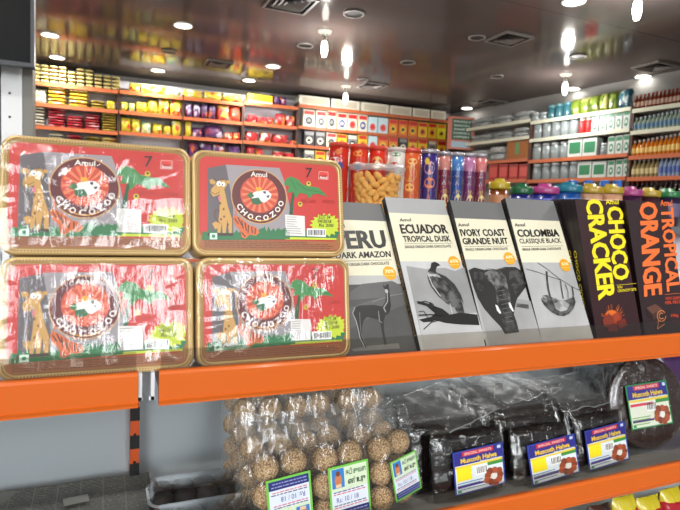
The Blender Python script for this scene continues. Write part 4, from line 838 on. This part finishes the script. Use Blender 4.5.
a.line([(236, 160), (238, 200), (244, 250), (256, 300)], .0042, GP_(52, 22), 6); a.line([(306, 208), (312, 250), (320, 300)], .003, GP_(84, 24), 6); a.line([(366, 240), (372, 280), (368, 320)], .0034, GP_(84, 24), 6); a.line([(330, 226), (344, 262), (346, 300)], .0026, GP_(100, 20), 6)
a.poly([(208, 300), (218, 284), (236, 280), (262, 292), (300, 316), (340, 304), (376, 290), (384, 318), (374, 350), (350, 378), (322, 390), (292, 386), (262, 370), (236, 346), (218, 326)], GP_(62, 26), 7)
a.poly([(268, 312), (292, 304), (330, 312), (352, 330), (338, 358), (308, 366), (282, 350)], GP_(150, 24), 8); a.poly([(262, 300), (284, 296), (296, 316), (276, 324)], GP_(120, 20), 8); a.disc(224, 303, 13, GP_(126, 20), 9, 14, 16); a.line([(214, 298), (236, 304)], .0014, pr(24, 24, 24), 10); a.disc(214, 312, 4, pr(20, 20, 20), 10, 8, 4)
a.mb.build('printed_front', e); spine_text(e, 'C', h, 'CLASSIQUE BLACK', SPG); tag(e, 'grey chocolate pack printed with a hanging sloth', 'chocolate pack')
# --- yellow lettered packs, one behind the other
MAR = c(46, 18, 24, r=.4); MARS = c(28, 11, 15, r=.4); YEL = pr(236, 216, 30); w, h = .1068, .246
for i in range(5):
    e, M = pack(.7612, w, .669+i*.0124, 16.5, h, MAR, MARS)
    if i: spine_text(e, 'c', h, 'CHOCO CRACKER', YEL, .12, .62); tag(e, 'dark maroon chocolate pack standing %s behind the yellow-lettered pack' % ('directly', 'second', 'third', 'fourth')[i-1], 'chocolate pack', 'yellow lettered packs'); continue
    a = Art(M)
    def vtext(t, s0, s1, c0, m_, bold):    # lettering running down the pack
        text(a.mb, t, a.P(*s0), a.P(*s1), a.P(*c0), m_, -.0009, bold)
    vtext('CHOCO', (606, 206.5), (613, 281), (622, 206.3), YEL, .045); vtext('CRACKER', (584.5, 199.3), (598, 301), (601.5, 198.6), YEL, .045)
    a.text('Amul', (605.5, 204.6), (618.5, 204.3), (605, 199.4), YEL, 5); a.line([(616.3, 285.2), (636, 283.5)], .0006, YEL, 5)
    a.text('WITH', (617, 288.8), (622, 288.4), (616.8, 286.4), YEL, 5); a.text('CRUNCHY BITS', (617.4, 292.4), (636, 290.6), (617.2, 289.6), YEL, 5)
    cx, cy = 612.5, 319
    for q in range(40):
        an = random.uniform(math.pi*1.0, math.pi*2.0); r1 = random.uniform(6, 17); a.line([(cx+4*math.cos(an), cy+3*math.sin(an)), (cx+r1*.75*math.cos(an), cy+r1*math.sin(an))], .0005, pr(214, 110, 40), 4)
    a.disc(cx, cy-2, 9, pr(130, 44, 16), 5, 20, 7); a.disc(cx-1, cy-4, 6, pr(206, 100, 30), 6, 16, 5)
    for pp, cc in (([(602, 320), (608, 313), (613, 318), (611, 326), (604, 327)], (120, 44, 28)), ([(610, 316), (617, 312), (621, 320), (616, 325)], (150, 56, 30)), ([(616, 322), (624, 318), (627, 325), (619, 329)], (110, 34, 24)), ([(606, 325), (616, 324), (618, 331), (608, 332)], (92, 28, 22))): a.poly(pp, pr(*cc), 7)
    a.mb.build('printed_front', e); tag(e, 'dark maroon chocolate pack with large yellow vertical lettering', 'chocolate pack')
BRN = c(42, 26, 30, r=.4); ORG = pr(232, 110, 50); w, h = .112, .2465
for i in range(3):
    e, M = pack(.8755, w, .669+i*.0124, 14.5, h, BRN, MARS)
    if i: tag(e, 'dark brown chocolate pack standing %s behind the orange-lettered pack' % ('directly', 'second')[i-1], 'chocolate pack', 'orange lettered packs'); continue
    a = Art(M)
    text(a.mb, 'TROPICAL', a.P(660, 208), a.P(666.5, 292), a.P(672.8, 207.5), ORG, -.0009, .035); text(a.mb, 'ORANGE', a.P(638.5, 202), a.P(643.5, 297), a.P(656.5, 201.5), ORG, -.0009, .05)
    a.text('Amul', (660, 206.2), (672, 206), (659.6, 200), ORG, 5); a.line([(664.5, 294.6), (686, 292.6)], .0006, ORG, 5); a.text('WITH ORANGE', (665, 300.5), (682, 299), (664.8, 297.3), pr(206, 70, 40), 5); a.text('PEEL PIECES', (665, 304.5), (682, 303), (664.8, 301.5), pr(206, 70, 40), 5); a.text('100g', (671, 318), (678, 317.6), (670.8, 314), pr(206, 70, 40), 5)
    for pp, cc in (([(646, 308), (655, 304), (662, 309), (652, 314)], (96, 60, 48)), ([(646, 308), (652, 314), (653, 320), (647, 315)], (40, 22, 20)), ([(652, 314), (662, 309), (662, 315), (653, 320)], (66, 38, 30))): a.poly(pp, pr(*cc), 4)
    PE = pr(226, 140, 80)
    for rr, an0, an1 in ((5.4, 0, 5.6), (3, .6, 5.4)): a.line([(661+rr*.8*math.cos(t_), 316+rr*math.sin(t_)) for t_ in [an0+(an1-an0)*q/14 for q in range(15)]], .0011, PE, 6)
    a.line([(658, 321), (657, 329), (664, 324)], .0011, PE, 6)
    a.mb.build('printed_front', e); tag(e, 'dark brown chocolate pack with large orange vertical lettering', 'chocolate pack')

# ================================================================== LOWER SHELF
# newspaper liner
def news_mat():
    M = mat('newsprint', (150, 148, 140), .8); nt = M.node_tree; N = nt.nodes.new; L = nt.links.new
    tc = N('ShaderNodeTexCoord'); br = N('ShaderNodeTexBrick'); br.offset = .0; br.inputs['Scale'].default_value = 1; br.inputs['Brick Width'].default_value = .032; br.inputs['Row Height'].default_value = .0035
    br.inputs['Mortar Size'].default_value = .0009; br.inputs['Color1'].default_value = lin((52, 52, 50)); br.inputs['Color2'].default_value = lin((70, 69, 66)); br.inputs['Mortar'].default_value = lin((112, 112, 106))
    n = N('ShaderNodeTexNoise'); n.inputs['Scale'].default_value = 260; L(tc.outputs['Object'], br.inputs['Vector']); L(tc.outputs['Object'], n.inputs['Vector'])
    n2 = N('ShaderNodeTexNoise'); n2.inputs['Scale'].default_value = 12; L(tc.outputs['Object'], n2.inputs['Vector']); r = N('ShaderNodeValToRGB'); r.color_ramp.interpolation = 'CONSTANT'; r.color_ramp.elements[1].position = .64; r.color_ramp.elements[0].color = (0, 0, 0, 1); L(n2.outputs[0], r.inputs[0])
    r2 = N('ShaderNodeValToRGB'); r2.color_ramp.interpolation = 'CONSTANT'; r2.color_ramp.elements[1].position = .6; L(n.outputs[0], r2.inputs[0])
    m1 = N('ShaderNodeMath'); m1.operation = 'MAXIMUM'; L(r.outputs[0], m1.inputs[0]); L(r2.outputs[0], m1.inputs[1])
    mx = N('ShaderNodeMixRGB'); L(m1.outputs[0], mx.inputs[0]); L(br.outputs[0], mx.inputs[1]); mx.inputs[2].default_value = lin((112, 112, 106)); L(mx.outputs[0], nt.nodes['Principled BSDF'].inputs['Base Color']); return M
k = MB(); nx, ny = 40, 12; vs = []
for j in range(ny+1):
    for i in range(nx+1):
        x = -.55+.62*i/nx; y = YF+.016+.268*j/ny; vs.append((x, y, ZL+.002+.0025*max(0, noise.noise(V((x*9, y*9, 1))))+ (.004 if j == ny else 0)))
k.add(vs, [(j*(nx+1)+i, j*(nx+1)+i+1, (j+1)*(nx+1)+i+1, (j+1)*(nx+1)+i) for j in range(ny) for i in range(nx)], news_mat(), None, True)
tag(k.build('newspaper'), 'grey newspaper sheet lining the lower shelf', 'newspaper')
k = MB(); k.poly([(0, 0, 0), (.034, 0, .0), (.034, .022, 0), (0, .022, 0)], mat('paper_slip', (130, 130, 124), .7)); k.poly([(0, 0, -.0006), (0, .022, -.0006), (.034, .022, -.0006), (.034, 0, -.0006)], mat('paper_slip', (1, 1, 1)))
o = k.build('paper_slip'); p = atZ(64, 508, ZL+.0045); o.matrix_world = Matrix.Translation((p.x, p.y, ZL+.0075)) @ Matrix.Rotation(R(8), 4, 'Z'); tag(o, 'small pale paper slip lying on the newspaper', 'paper')

# clear trays of dark sweets
TRP = film('tray_clear', .03, .08, 16, .3, .002); DKS = mat('dark_sweet', (34, 28, 26), .7, bump=(220, .9, .002))
def tray(x0, x1, y0, y1, z0, hh, rz, label):
    e = empty('sweet_tray', (x0, y0, z0), rz); w, d = x1-x0, y1-y0; n = 4
    k = MB()
    for j in range(2):
        for i in range(n):
            k.ball((w*(i+.5)/n, d*(.27+.46*j), hh*.5), 1, DKS, 14, 10, (w/n*.58, d*.26, hh*.48), .10, 9+i)
    k.build('sweet_filling', e)
    k = MB(); lo = rrect(.006, .004, w-.006, d-.004, .014, 5); hi = rrect(0, 0, w, d, .016, 5); top = rrect(.005, .004, w-.005, d-.004, .014, 5); q = len(lo)
    rings = [[(x, y, 0.0005) for x, y in lo], [(x, y, hh*.62) for x, y in hi], [(x, y, hh*.66) for x, y in rrect(-.004, -.004, w+.004, d+.004, .02, 5)], [(x, y, hh*.70) for x, y in hi], [(x, y, hh) for x, y in top]]
    k.add([p for r_ in rings for p in r_], [(j*q+i, j*q+(i+1) % q, (j+1)*q+(i+1) % q, (j+1)*q+i) for j in range(4) for i in range(q)]+[tuple(4*q+i for i in range(q))], TRP, None, True); k.build('clear_shell', e)
    k = MB(); R2 = [(x, y, hh*.66) for x, y in rrect(-.004, -.004, w+.004, d+.004, .02, 5)]; R3 = [(x, y, hh*.69) for x, y in rrect(-.0005, -.0005, w+.0005, d+.0005, .017, 5)]; k.add(R2+R3+[(x, y, z-.0012) for x, y, z in R2], [(i, (i+1) % q, q+(i+1) % q, q+i) for i in range(q)]+[(i+2*q, (i+1) % q+2*q, (i+1) % q, i) for i in range(q)], film('tray_rim', .25, .2, 20, .5, .002, body=.35), None, True); k.build('rim', e)
    return tag(e, label, 'sweet tray')
tray(.062, .19, .775, .845, ZL+.0075, .032, R(0), 'clear tray of dark sweets lying behind another on the newspaper edge')
tray(.058, .196, .692, .762, ZL+.0075, .032, R(0), 'clear tray of dark sweets beside the front sesame ball bag')

# label artworks, unit square
def slab_label(w, h, green=False):
    k = MB(); D = lambda x, z, l: (x*w, -.0001*l-.0003, z*h)
    def rc(x0, z0, x1, z1, m_, l): k.poly([D(x0, z0, l), D(x1, z0, l), D(x1, z1, l), D(x0, z1, l)], m_)
    rc(0, 0, 1, 1, c(30, 130, 70) if green else c(36, 56, 150), 0); rc(.03, .03, .97, .97, c(216, 226, 232) if not green else c(222, 226, 206), 1)
    rc(.03, .66, .97, .97, c(44, 40, 130), 2); rc(.18, .86, .8, .965, c(196, 40, 56), 3)
    rc(.03, .6, .97, .645, c(230, 200, 60), 3); rc(.66, .52, .97, .6, c(60, 140, 60), 3)
    if not green: rc(.05, .3, .34, .6, c(240, 220, 30), 3)
    else: rc(.05, .5, .6, .56, c(214, 60, 90), 3)
    rc(.42, .36, .66, .56, c(240, 240, 236), 3)
    x = .44
    while x < .64: ww = random.uniform(.008, .02); rc(x, .39, x+ww, .54, c(40, 40, 44), 4); x += ww+random.uniform(.01, .02)
    for i in range(4): rc(.05, .24-.05*i, .05+random.uniform(.4, .56), .26-.05*i, c(90, 130, 170) if not green else c(120, 170, 80), 3)
    rc(.05, .15, .56, .19, c(80, 40, 120), 4)
    text(k, 'SPECIAL SWEETS', (.22*w, .88*h), (.76*w, .88*h), (.22*w, .94*h), c(240, 214, 210), -.0009, .01); text(k, 'Muscoth Halwa', (.14*w, .70*h), (.86*w, .70*h), (.14*w, .82*h), c(236, 196, 50), -.0009, .03)
    text(k, 'Black Halwa', (.52*w, .655*h), (.94*w, .655*h), (.52*w, .69*h), c(230, 230, 230), -.0009, 0)
    cx, cz = .77, .24
    for i in range(9):
        a = i*.7; r = .13+.02*(i % 2); n = 12; px_, pz = cx+r*math.cos(a), cz+r*1.05*math.sin(a); b = 22*(i % 3)
        k.poly([D(px_+.065*math.cos(6.283*j/n), pz+.085*math.sin(6.283*j/n), 5+i*.3) for j in range(n)], c(130+b, 62+b//2, 36+b//3))
    n = 14; k.poly([D(cx+.06*math.cos(6.283*j/n), cz+.075*math.sin(6.283*j/n), 9) for j in range(n)], c(232, 228, 220))
    rc(.05, .04, .12, .09, c(40, 150, 80), 4); rc(.88, .88, .95, .95, c(200, 210, 240), 4)
    return k
def ball_label(w, h):
    k = MB(); D = lambda x, z, l: (x*w, -.0001*l-.0003, z*h)
    def rc(x0, z0, x1, z1, m_, l): k.poly([D(x0, z0, l), D(x1, z0, l), D(x1, z1, l), D(x0, z1, l)], m_)
    rc(0, 0, 1, 1, c(110, 190, 70), 0); rc(.05, .04, .95, .96, c(214, 222, 232), 1); rc(.05, .55, .95, .96, c(206, 222, 190), 2)
    rc(.08, .6, .38, .95, c(50, 120, 190), 3); n = 12
    k.poly([D(.23+.09*math.cos(6.283*j/n), .74+.12*math.sin(6.283*j/n), 4) for j in range(n)], c(196, 120, 80)); k.poly([D(.23+.05*math.cos(6.283*j/n), .86+.05*math.sin(6.283*j/n), 5) for j in range(n)], c(110, 60, 40)); rc(.16, .61, .3, .67, c(220, 190, 150), 5)
    text(k, '\u0b95\u0b9f\u0bbf \u0b9a\u0bc1\u0bb5\u0bc8', (.42*w, .80*h), (.92*w, .80*h), (.42*w, .92*h), c(24, 90, 44), -.0009, .02)
    text(k, '\u0b8e\u0bb3\u0bcd \u0b89\u0bb0\u0bc1', (.46*w, .60*h), (.90*w, .60*h), (.46*w, .75*h), c(20, 60, 34), -.0009, .04)
    for zc, cc in ((.52, (60, 60, 70)), (.48, (210, 80, 110)), (.28, (60, 60, 90)), (.24, (210, 90, 110))):
        x = .1
        while x < .85: ww = random.uniform(.04, .12); rc(x, zc, x+ww, zc+.018, c(*cc), 3); x += ww+.02
    text(k, 'Rs: 10 / 18', (.16*w, .34*h), (.7*w, .34*h), (.16*w, .43*h), c(60, 60, 150), -.0009, .0)
    rc(.05, .04, .95, .2, c(34, 36, 110), 3)
    for zc in (.08, .14):
        x = .1
        while x < .88: ww = random.uniform(.03, .1); rc(x, zc, x+ww, zc+.02, c(150, 160, 210), 4); x += ww+.02
    return k
# sesame ball bags
def ses_mat():
    M = mat('sesame_ball', (190, 152, 100), .7); nt = M.node_tree; N = nt.nodes.new; L = nt.links.new; b = nt.nodes['Principled BSDF']
    tc = N('ShaderNodeTexCoord'); v = N('ShaderNodeTexVoronoi'); v.inputs['Scale'].default_value = 420; L(tc.outputs['Object'], v.inputs['Vector'])
    r = N('ShaderNodeValToRGB'); r.color_ramp.elements[0].color = lin((236, 208, 158)); r.color_ramp.elements[1].color = lin((136, 96, 56)); r.color_ramp.elements[1].position = .75; L(v.outputs['Distance'], r.inputs[0])
    mp = N('ShaderNodeMath'); mp.operation = 'MULTIPLY'; mp.inputs[1].default_value = 1; L(v.outputs['Distance'], mp.inputs[0])
    L(r.outputs[0], b.inputs['Base Color']); bp = N('ShaderNodeBump'); bp.inputs['Strength'].default_value = .9; bp.inputs['Distance'].default_value = .0016; bp.invert = True; L(v.outputs['Distance'], bp.inputs['Height']); L(bp.outputs[0], b.inputs['Normal']); return M
SES = ses_mat(); BAGF = film('bag_film', .0, .12, 36, .55, .002, stretch=(1, 1, .6), body=.03); BAGB = film('bag_film_back', .02, .12, 30, .6, .003, body=.07)
def ball_bag(x, y, rows, lean, rz, label, lab=None, film_m=BAGF, seed=1, zb=0, grp=None):
    e = empty('sesame_ball_bag', (x, y, ZL+.003+zb)); e.matrix_world = Matrix.Translation((x, y, ZL+.003+zb)) @ Matrix.Rotation(rz, 4, 'Z') @ Matrix.Rotation(R(-lean), 4, 'X')
    r = .0188
    for j in range(rows):
        for i in (-1, 1):
            k = MB(); k.ball((0, 0, 0), r, SES, 24, 16, (1, .95, .97), .07, 7+i+j); o = k.build('sesame_ball', e)
            o.location = (i*(r+.0012)+random.uniform(-.001, .001), random.uniform(-.001, .001), r+.002+j*(2*r-.001)+random.uniform(-.001, .001)+(.0015 if i > 0 else 0))
    hh = rows*(2*r-.001)+.012
    k = MB(); k.pillow(4*r+.014, .046, hh+.012, film_m, 22, 18, .3, .006, seed, 0, 0, -.001)
    vs = []; n = 14
    for q in range(n+1):
        u = q/n; xx = (u-.5)*(4*r+.016); vs += [(xx, noise.noise(V((u*6, seed, 0)))*.006, hh+.006), (xx+.003*noise.noise(V((u*5, seed, 3))), .004+noise.noise(V((u*8, seed, 2)))*.012, hh+.024+.006*noise.noise(V((u*3, seed, 9))))]
    k.add(vs, [(2*q, 2*q+2, 2*q+3, 2*q+1) for q in range(n)], film_m, None, True); k.build('plastic_bag', e)
    if lab:
        lx, lz, w, h, ang = lab; L_ = ball_label(w, h).build('paper_label', e)
        L_.matrix_local = Matrix.Translation((lx, -.0245, lz)) @ Matrix.Rotation(R(ang), 4, 'Y') @ Matrix.Translation((-w/2, 0, -h/2))
    return tag(e, label, 'sweets bag', grp or 'bags of sesame balls')
ball_bag(.2245, .695, 3, 7, R(3), 'sesame ball bag with upside-down label, beside the clear tray of dark sweets', (.006, .050, .064, .074, 176), seed=2)
ball_bag(.3115, .695, 3, 8, R(4), 'sesame ball bag with glare across its label, between two other labelled bags', (.007, .052, .064, .076, -3), seed=5)
ball_bag(.404, .705, 3, 9, R(14), 'sesame ball bag with label, turned towards the dark halwa packs', (.010, .052, .054, .060, -8), seed=8)
i = 0
WH_ = ['at the post side', 'in the middle', 'next to the dark packs']
for ry, (y, rows, xs3) in enumerate(((.752, 3, (.218, .305, .392)), (.806, 4, (.218, .306, .396)), (.862, 4, (.218, .308, .40)))):
    for q, x in enumerate(xs3):
        ball_bag(x, y, rows, 8+random.uniform(-3, 4), random.uniform(-.22, .22), 'unlabelled sesame ball bag %s, %s row behind the labelled bags' % (WH_[q], ('first', 'second', 'third')[ry]), None, BAGB, seed=11+ry*3+q); i += 1

# dark halwa slabs in film
HAL = mat('halwa_dark', (20, 14, 13), .22, coat=.6, bump=(34, .7, .004)); HF = film('slab_film', .02, .09, 45, .9, .004, stretch=(.6, 1, 1.6)); HF2 = film('sheet_film', .0, .38, 5, .3, .006, stretch=(.5, 1, 1.3), body=.05)
def slab_pack(x, y, w, h, lean, rz, label, lab=None, head=.02, t=.014, seed=0, grp='dark halwa packs'):
    e = empty('halwa_pack', (x, y, ZL+.002)); e.matrix_world = Matrix.Translation((x, y, ZL+.002)) @ Matrix.Rotation(rz, 4, 'Z') @ Matrix.Rotation(R(-lean), 4, 'X')
    k = MB(); n = 16
    k.pillow(w-.008, t*1.5, h-.004, HAL, 16, 14, .26, .003, seed, w/2, t/2, .001); k.build('halwa_slab', e)
    k = MB(); k.pillow(w, t*1.5+.005, h+.003, HF, 30, 24, .3, .0055, seed+3, w/2, t/2, -.001)
    vs = []
    for q in range(n+1):
        u = q/n; vs += [(u*w, t/2+.004*noise.noise(V((u*5, seed, 0))), h), (u*w+.004*noise.noise(V((u*5, seed, 4))), t/2+head*.5+.01*noise.noise(V((u*7, seed, 1))), h+head+.008*noise.noise(V((u*4, seed, 7))))]
    k.add(vs, [(2*q, 2*q+2, 2*q+3, 2*q+1) for q in range(n)], HF2 if head > .03 else HF, None, True); k.build('plastic_film', e)
    if lab:
        lx, lz, lw, lh, ang = lab; L_ = slab_label(lw, lh).build('paper_label', e); L_.matrix_local = Matrix.Translation((lx, -.0085, lz)) @ Matrix.Rotation(R(ang), 4, 'Y')
    return tag(e, label, 'halwa pack', grp)
slab_pack(.470, .693, .150, .105, 10, R(2), 'dark halwa pack with blue label, beside the turned sesame ball bag', (.036, .010, .101, .066, -2), seed=1)
slab_pack(.632, .695, .140, .095, 14, R(2), 'dark halwa pack with blue label, the middle labelled one', (.028, .0, .112, .066, -3), head=.025, seed=4)
slab_pack(.783, .705, .130, .098, 12, R(2), 'dark halwa pack with blue label, beside the round dark disc', (.016, .001, .106, .070, -3), head=.02, seed=9)
cols = ((.455, .155), (.622, .150), (.778, .135))
cn = ['below the vulture pack', 'below the elephant pack', 'below the sloth pack']
for r_ in range(7):
    for q, (x, w) in enumerate(cols):
        y = .7245+.0232*r_
        if r_ == 6 and q == 2: continue
        slab_pack(x+random.uniform(-.003, .004), y, w+random.uniform(-.006, .0), .100+.0015*r_+random.uniform(0, .007), 13, .02, 'dark unlabelled halwa pack %s, %s behind the labelled ones' % (cn[q], ORD[r_]), None, head=.02+.012*(r_ % 3)+(.02 if r_ > 3 else 0), t=.0115, seed=20+r_*3+q, grp='unlabelled dark halwa packs')
for r_ in range(3): slab_pack(.446-.004*r_, .775+.03*r_, .1, .088+.006*r_, 12, R(24), 'thin dark pack turned sideways behind the sesame bags, %s of three' % ORD[r_], None, .02, .014, 60+r_, 'thin dark packs turned sideways')
# loose film sheets lying over the dark packs
def sheet(x, y, z, w, d, rz, tilt, label, seed):
    k = MB(); nx, ny = 26, 18; vs = []
    for j in range(ny+1):
        for i in range(nx+1):
            u, v = i/nx, j/ny; vs.append(((u-.5)*w, (v-.5)*d, .006*noise.noise(V((u*4, v*4, seed)))+.0025*noise.noise(V((u*11, v*9, seed)))))
    k.add(vs, [(j*(nx+1)+i, j*(nx+1)+i+1, (j+1)*(nx+1)+i+1, (j+1)*(nx+1)+i) for j in range(ny) for i in range(nx)], HF2, None, True)
    em = film('sheet_seal', .2, .2, 20, .6, .003, body=.3)
    for side in (0, ny-1): k.add([vs[j*(nx+1)+i] for j in (side, side+1) for i in range(nx+1)] if False else [V(vs[(0 if side == 0 else ny)*(nx+1)+i])+V((0, dy_, .0006)) for dy_ in (-.0012, .0012) for i in range(nx+1)], [(i, i+1, nx+2+i, nx+1+i) for i in range(nx)], em, None, True)
    o = k.build('film_sheet')
    o.matrix_world = Matrix.Translation((x, y, z)) @ Matrix.Rotation(rz, 4, 'Z') @ Matrix.Rotation(tilt, 4, 'X'); tag(o, label, 'plastic film')
sheet(.565, .79, 1.127, .17, .10, R(24), R(22), 'loose clear film lying over the dark packs below the vulture pack', 3)
sheet(.73, .83, 1.134, .16, .11, R(14), R(10), 'loose clear film lying over the dark packs below the elephant pack', 6)
sheet(.845, .79, 1.122, .13, .09, R(4), R(24), 'loose clear film lying over the dark packs below the sloth pack', 9)
# upright dark packs behind, seen edge on
for i in range(6):
    k = MB(); x = .925+.021*i; k.pillow(.10, .014, .15, HAL, 14, 14, .2, .004, 70+i, 0, 0, 0); e = empty('halwa_pack', (x, .80, ZL+.003)); e.matrix_world = Matrix.Translation((x, .815, ZL+.003)) @ Matrix.Rotation(R(74), 4, 'Z') @ Matrix.Rotation(R(-5), 4, 'X')
    k.build('halwa_slab', e); k = MB(); k.pillow(.108, .019, .168, film('edge_film', .3, .15, 26, 1, .006, stretch=(2, 2, .3)), 20, 22, .25, .006, 80+i, 0, 0, -.002); k.build('plastic_film', e)
    tag(e, 'dark pack standing on edge behind the round disc, %s of its row' % ORD[i], 'halwa pack', 'dark packs standing on edge')
# round disc pack
e = bpy.data.objects.new('halwa_disc', None); COL.objects.link(e); e.matrix_world = Matrix.Translation((1.0, .722, ZL+.003)) @ Matrix.Rotation(R(-9), 4, 'Z') @ Matrix.Rotation(R(-13), 4, 'X')
DM = mat('disc_dark', (44, 26, 20), .3, coat=.5, bump=(26, 1, .012))
k = MB(); Mx = Matrix.Translation((0, .012, .094)) @ Matrix.Rotation(R(90), 4, 'X')
k.lathe([(.0, -.006), (.055, -.007), (.082, -.006), (.0905, -.002), (.0915, .002), (.087, .0055), (.083, .0045), (.079, .007), (.07, .0062), (.066, .0074), (.04, .006), (.0, .006)], DM, 48, Mx, cap=False)
k.build('halwa_round', e)
k = MB(); k.lathe([(.090, -.007), (.0945, -.0), (.089, .0075), (.075, .0095), (.05, .0085), (.0, .009)], HF, 56, Mx, cap=False); k.build('plastic_film', e)
L_ = slab_label(.1, .086, True).build('paper_label', e); L_.matrix_local = Matrix.Translation((-.05, -.0005, .043)) @ Matrix.Rotation(R(-5), 4, 'Y')
tag(e, 'large round dark halwa disc with green-edged label', 'halwa disc')
k = MB(); PU = mat('purple_wrap', (70, 34, 84), .3, coat=.5, bump=(30, .6, .004)); k.pillow(.11, .03, .17, PU, 12, 12, .4, .006, 5, 0, 0, 0); o = k.build('snack_bag'); o.matrix_world = Matrix.Translation((1.165, .80, ZL+.003)) @ Matrix.Rotation(R(-6), 4, 'X'); tag(o, 'purple wrapped bag beside the round dark halwa disc', 'snack bag')

# bottom shelf packets
RYM = spots('packet_red_yellow', [(206, 190, 40), (190, 30, 40), (220, 200, 60), (170, 24, 34), (230, 224, 190)], 22, bump=(30, .5, .004)); DBM = spots('packet_dark', [(40, 26, 24), (70, 40, 30), (24, 18, 20), (130, 90, 70)], 30, bump=(30, .5, .004))
for i in range(9):
    x = .66+.064*i; hh = .165+.006*math.sin(i*2.1); dark = x < .86
    k = MB(); k.pillow(.058, .036, hh, DBM if dark else YB if False else mat('packet_yellow', (206, 188, 36), .3, coat=.4, bump=(30, .5, .004)), 14, 16, .4, .005, 90+i, 0, 0, 0)
    e = empty('snack_packet', (x, .70, .763)); e.matrix_world = Matrix.Translation((x, .70, .763)) @ Matrix.Rotation(R(-6), 4, 'X'); k.build('bag', e)
    if not dark:
        k = MB(); k.pillow(.0585, .0372, hh*.34, mat('packet_red', (176, 24, 40), .3, coat=.4), 14, 8, .12, .003, 90+i, 0, 0, hh*.56); k.build('red_band', e)
        tag(e, 'yellow packet with red band on the bottom shelf, %s after the dark ones' % ORD[i-4 if i >= 4 else 0], 'packet', 'yellow and red packets')
    else: tag(e, 'dark brown packet on the bottom shelf, %s of its row' % ORD[i], 'packet', 'dark brown packets')

# ================================================================== UNSEEN BRIGHT WORLD PATCHES ADDED BEHIND THE VIEWER FOR WRAP GLARE AND FILL
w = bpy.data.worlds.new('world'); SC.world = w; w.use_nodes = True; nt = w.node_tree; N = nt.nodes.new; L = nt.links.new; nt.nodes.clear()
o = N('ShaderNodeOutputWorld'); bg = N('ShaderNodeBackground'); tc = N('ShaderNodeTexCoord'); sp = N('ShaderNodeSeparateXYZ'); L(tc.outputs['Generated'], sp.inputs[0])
def rng(out, a, b_, cc, d):
    m1 = N('ShaderNodeMapRange'); m1.interpolation_type = 'SMOOTHSTEP'; m1.inputs[1].default_value = a; m1.inputs[2].default_value = b_; L(out, m1.inputs[0])
    m2 = N('ShaderNodeMapRange'); m2.interpolation_type = 'SMOOTHSTEP'; m2.inputs[1].default_value = cc; m2.inputs[2].default_value = d; L(out, m2.inputs[0])
    s = N('ShaderNodeMath'); s.operation = 'SUBTRACT'; L(m1.outputs[0], s.inputs[0]); L(m2.outputs[0], s.inputs[1]); return s.outputs[0]
def mul(a, b_):
    q = N('ShaderNodeMath'); q.operation = 'MULTIPLY'
    for i, v in enumerate((a, b_)):
        if isinstance(v, (int, float)): q.inputs[i].default_value = v
        else: L(v, q.inputs[i])
    return q.outputs[0]
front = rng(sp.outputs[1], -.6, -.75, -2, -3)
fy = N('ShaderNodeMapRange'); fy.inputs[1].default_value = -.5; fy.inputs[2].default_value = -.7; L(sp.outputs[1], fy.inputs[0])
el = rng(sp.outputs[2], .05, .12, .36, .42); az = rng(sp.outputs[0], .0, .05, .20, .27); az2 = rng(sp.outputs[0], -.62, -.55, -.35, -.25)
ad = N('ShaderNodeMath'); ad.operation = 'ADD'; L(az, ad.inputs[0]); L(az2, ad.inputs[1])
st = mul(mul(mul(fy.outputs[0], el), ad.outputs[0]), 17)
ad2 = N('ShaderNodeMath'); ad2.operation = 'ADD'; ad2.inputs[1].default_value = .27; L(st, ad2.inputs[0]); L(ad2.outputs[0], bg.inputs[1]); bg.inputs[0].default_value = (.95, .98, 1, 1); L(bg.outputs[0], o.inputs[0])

vs = SC.view_settings; SC.display_settings.display_device = 'sRGB'; vs.view_transform = 'Standard'; vs.look = 'None'; vs.gamma = 1; vs.use_curve_mapping = False; vs.exposure = 0
cy = SC.cycles; cy.use_denoising = True; cy.max_bounces = 8; cy.transparent_max_bounces = 32; cy.diffuse_bounces = 5; cy.glossy_bounces = 4; cy.caustics_reflective = False; cy.caustics_refractive = False; cy.sample_clamp_indirect = 6
try: cy.denoiser = 'OPENIMAGEDENOISE'; cy.denoising_input_passes = 'RGB_ALBEDO_NORMAL'
except Exception: pass
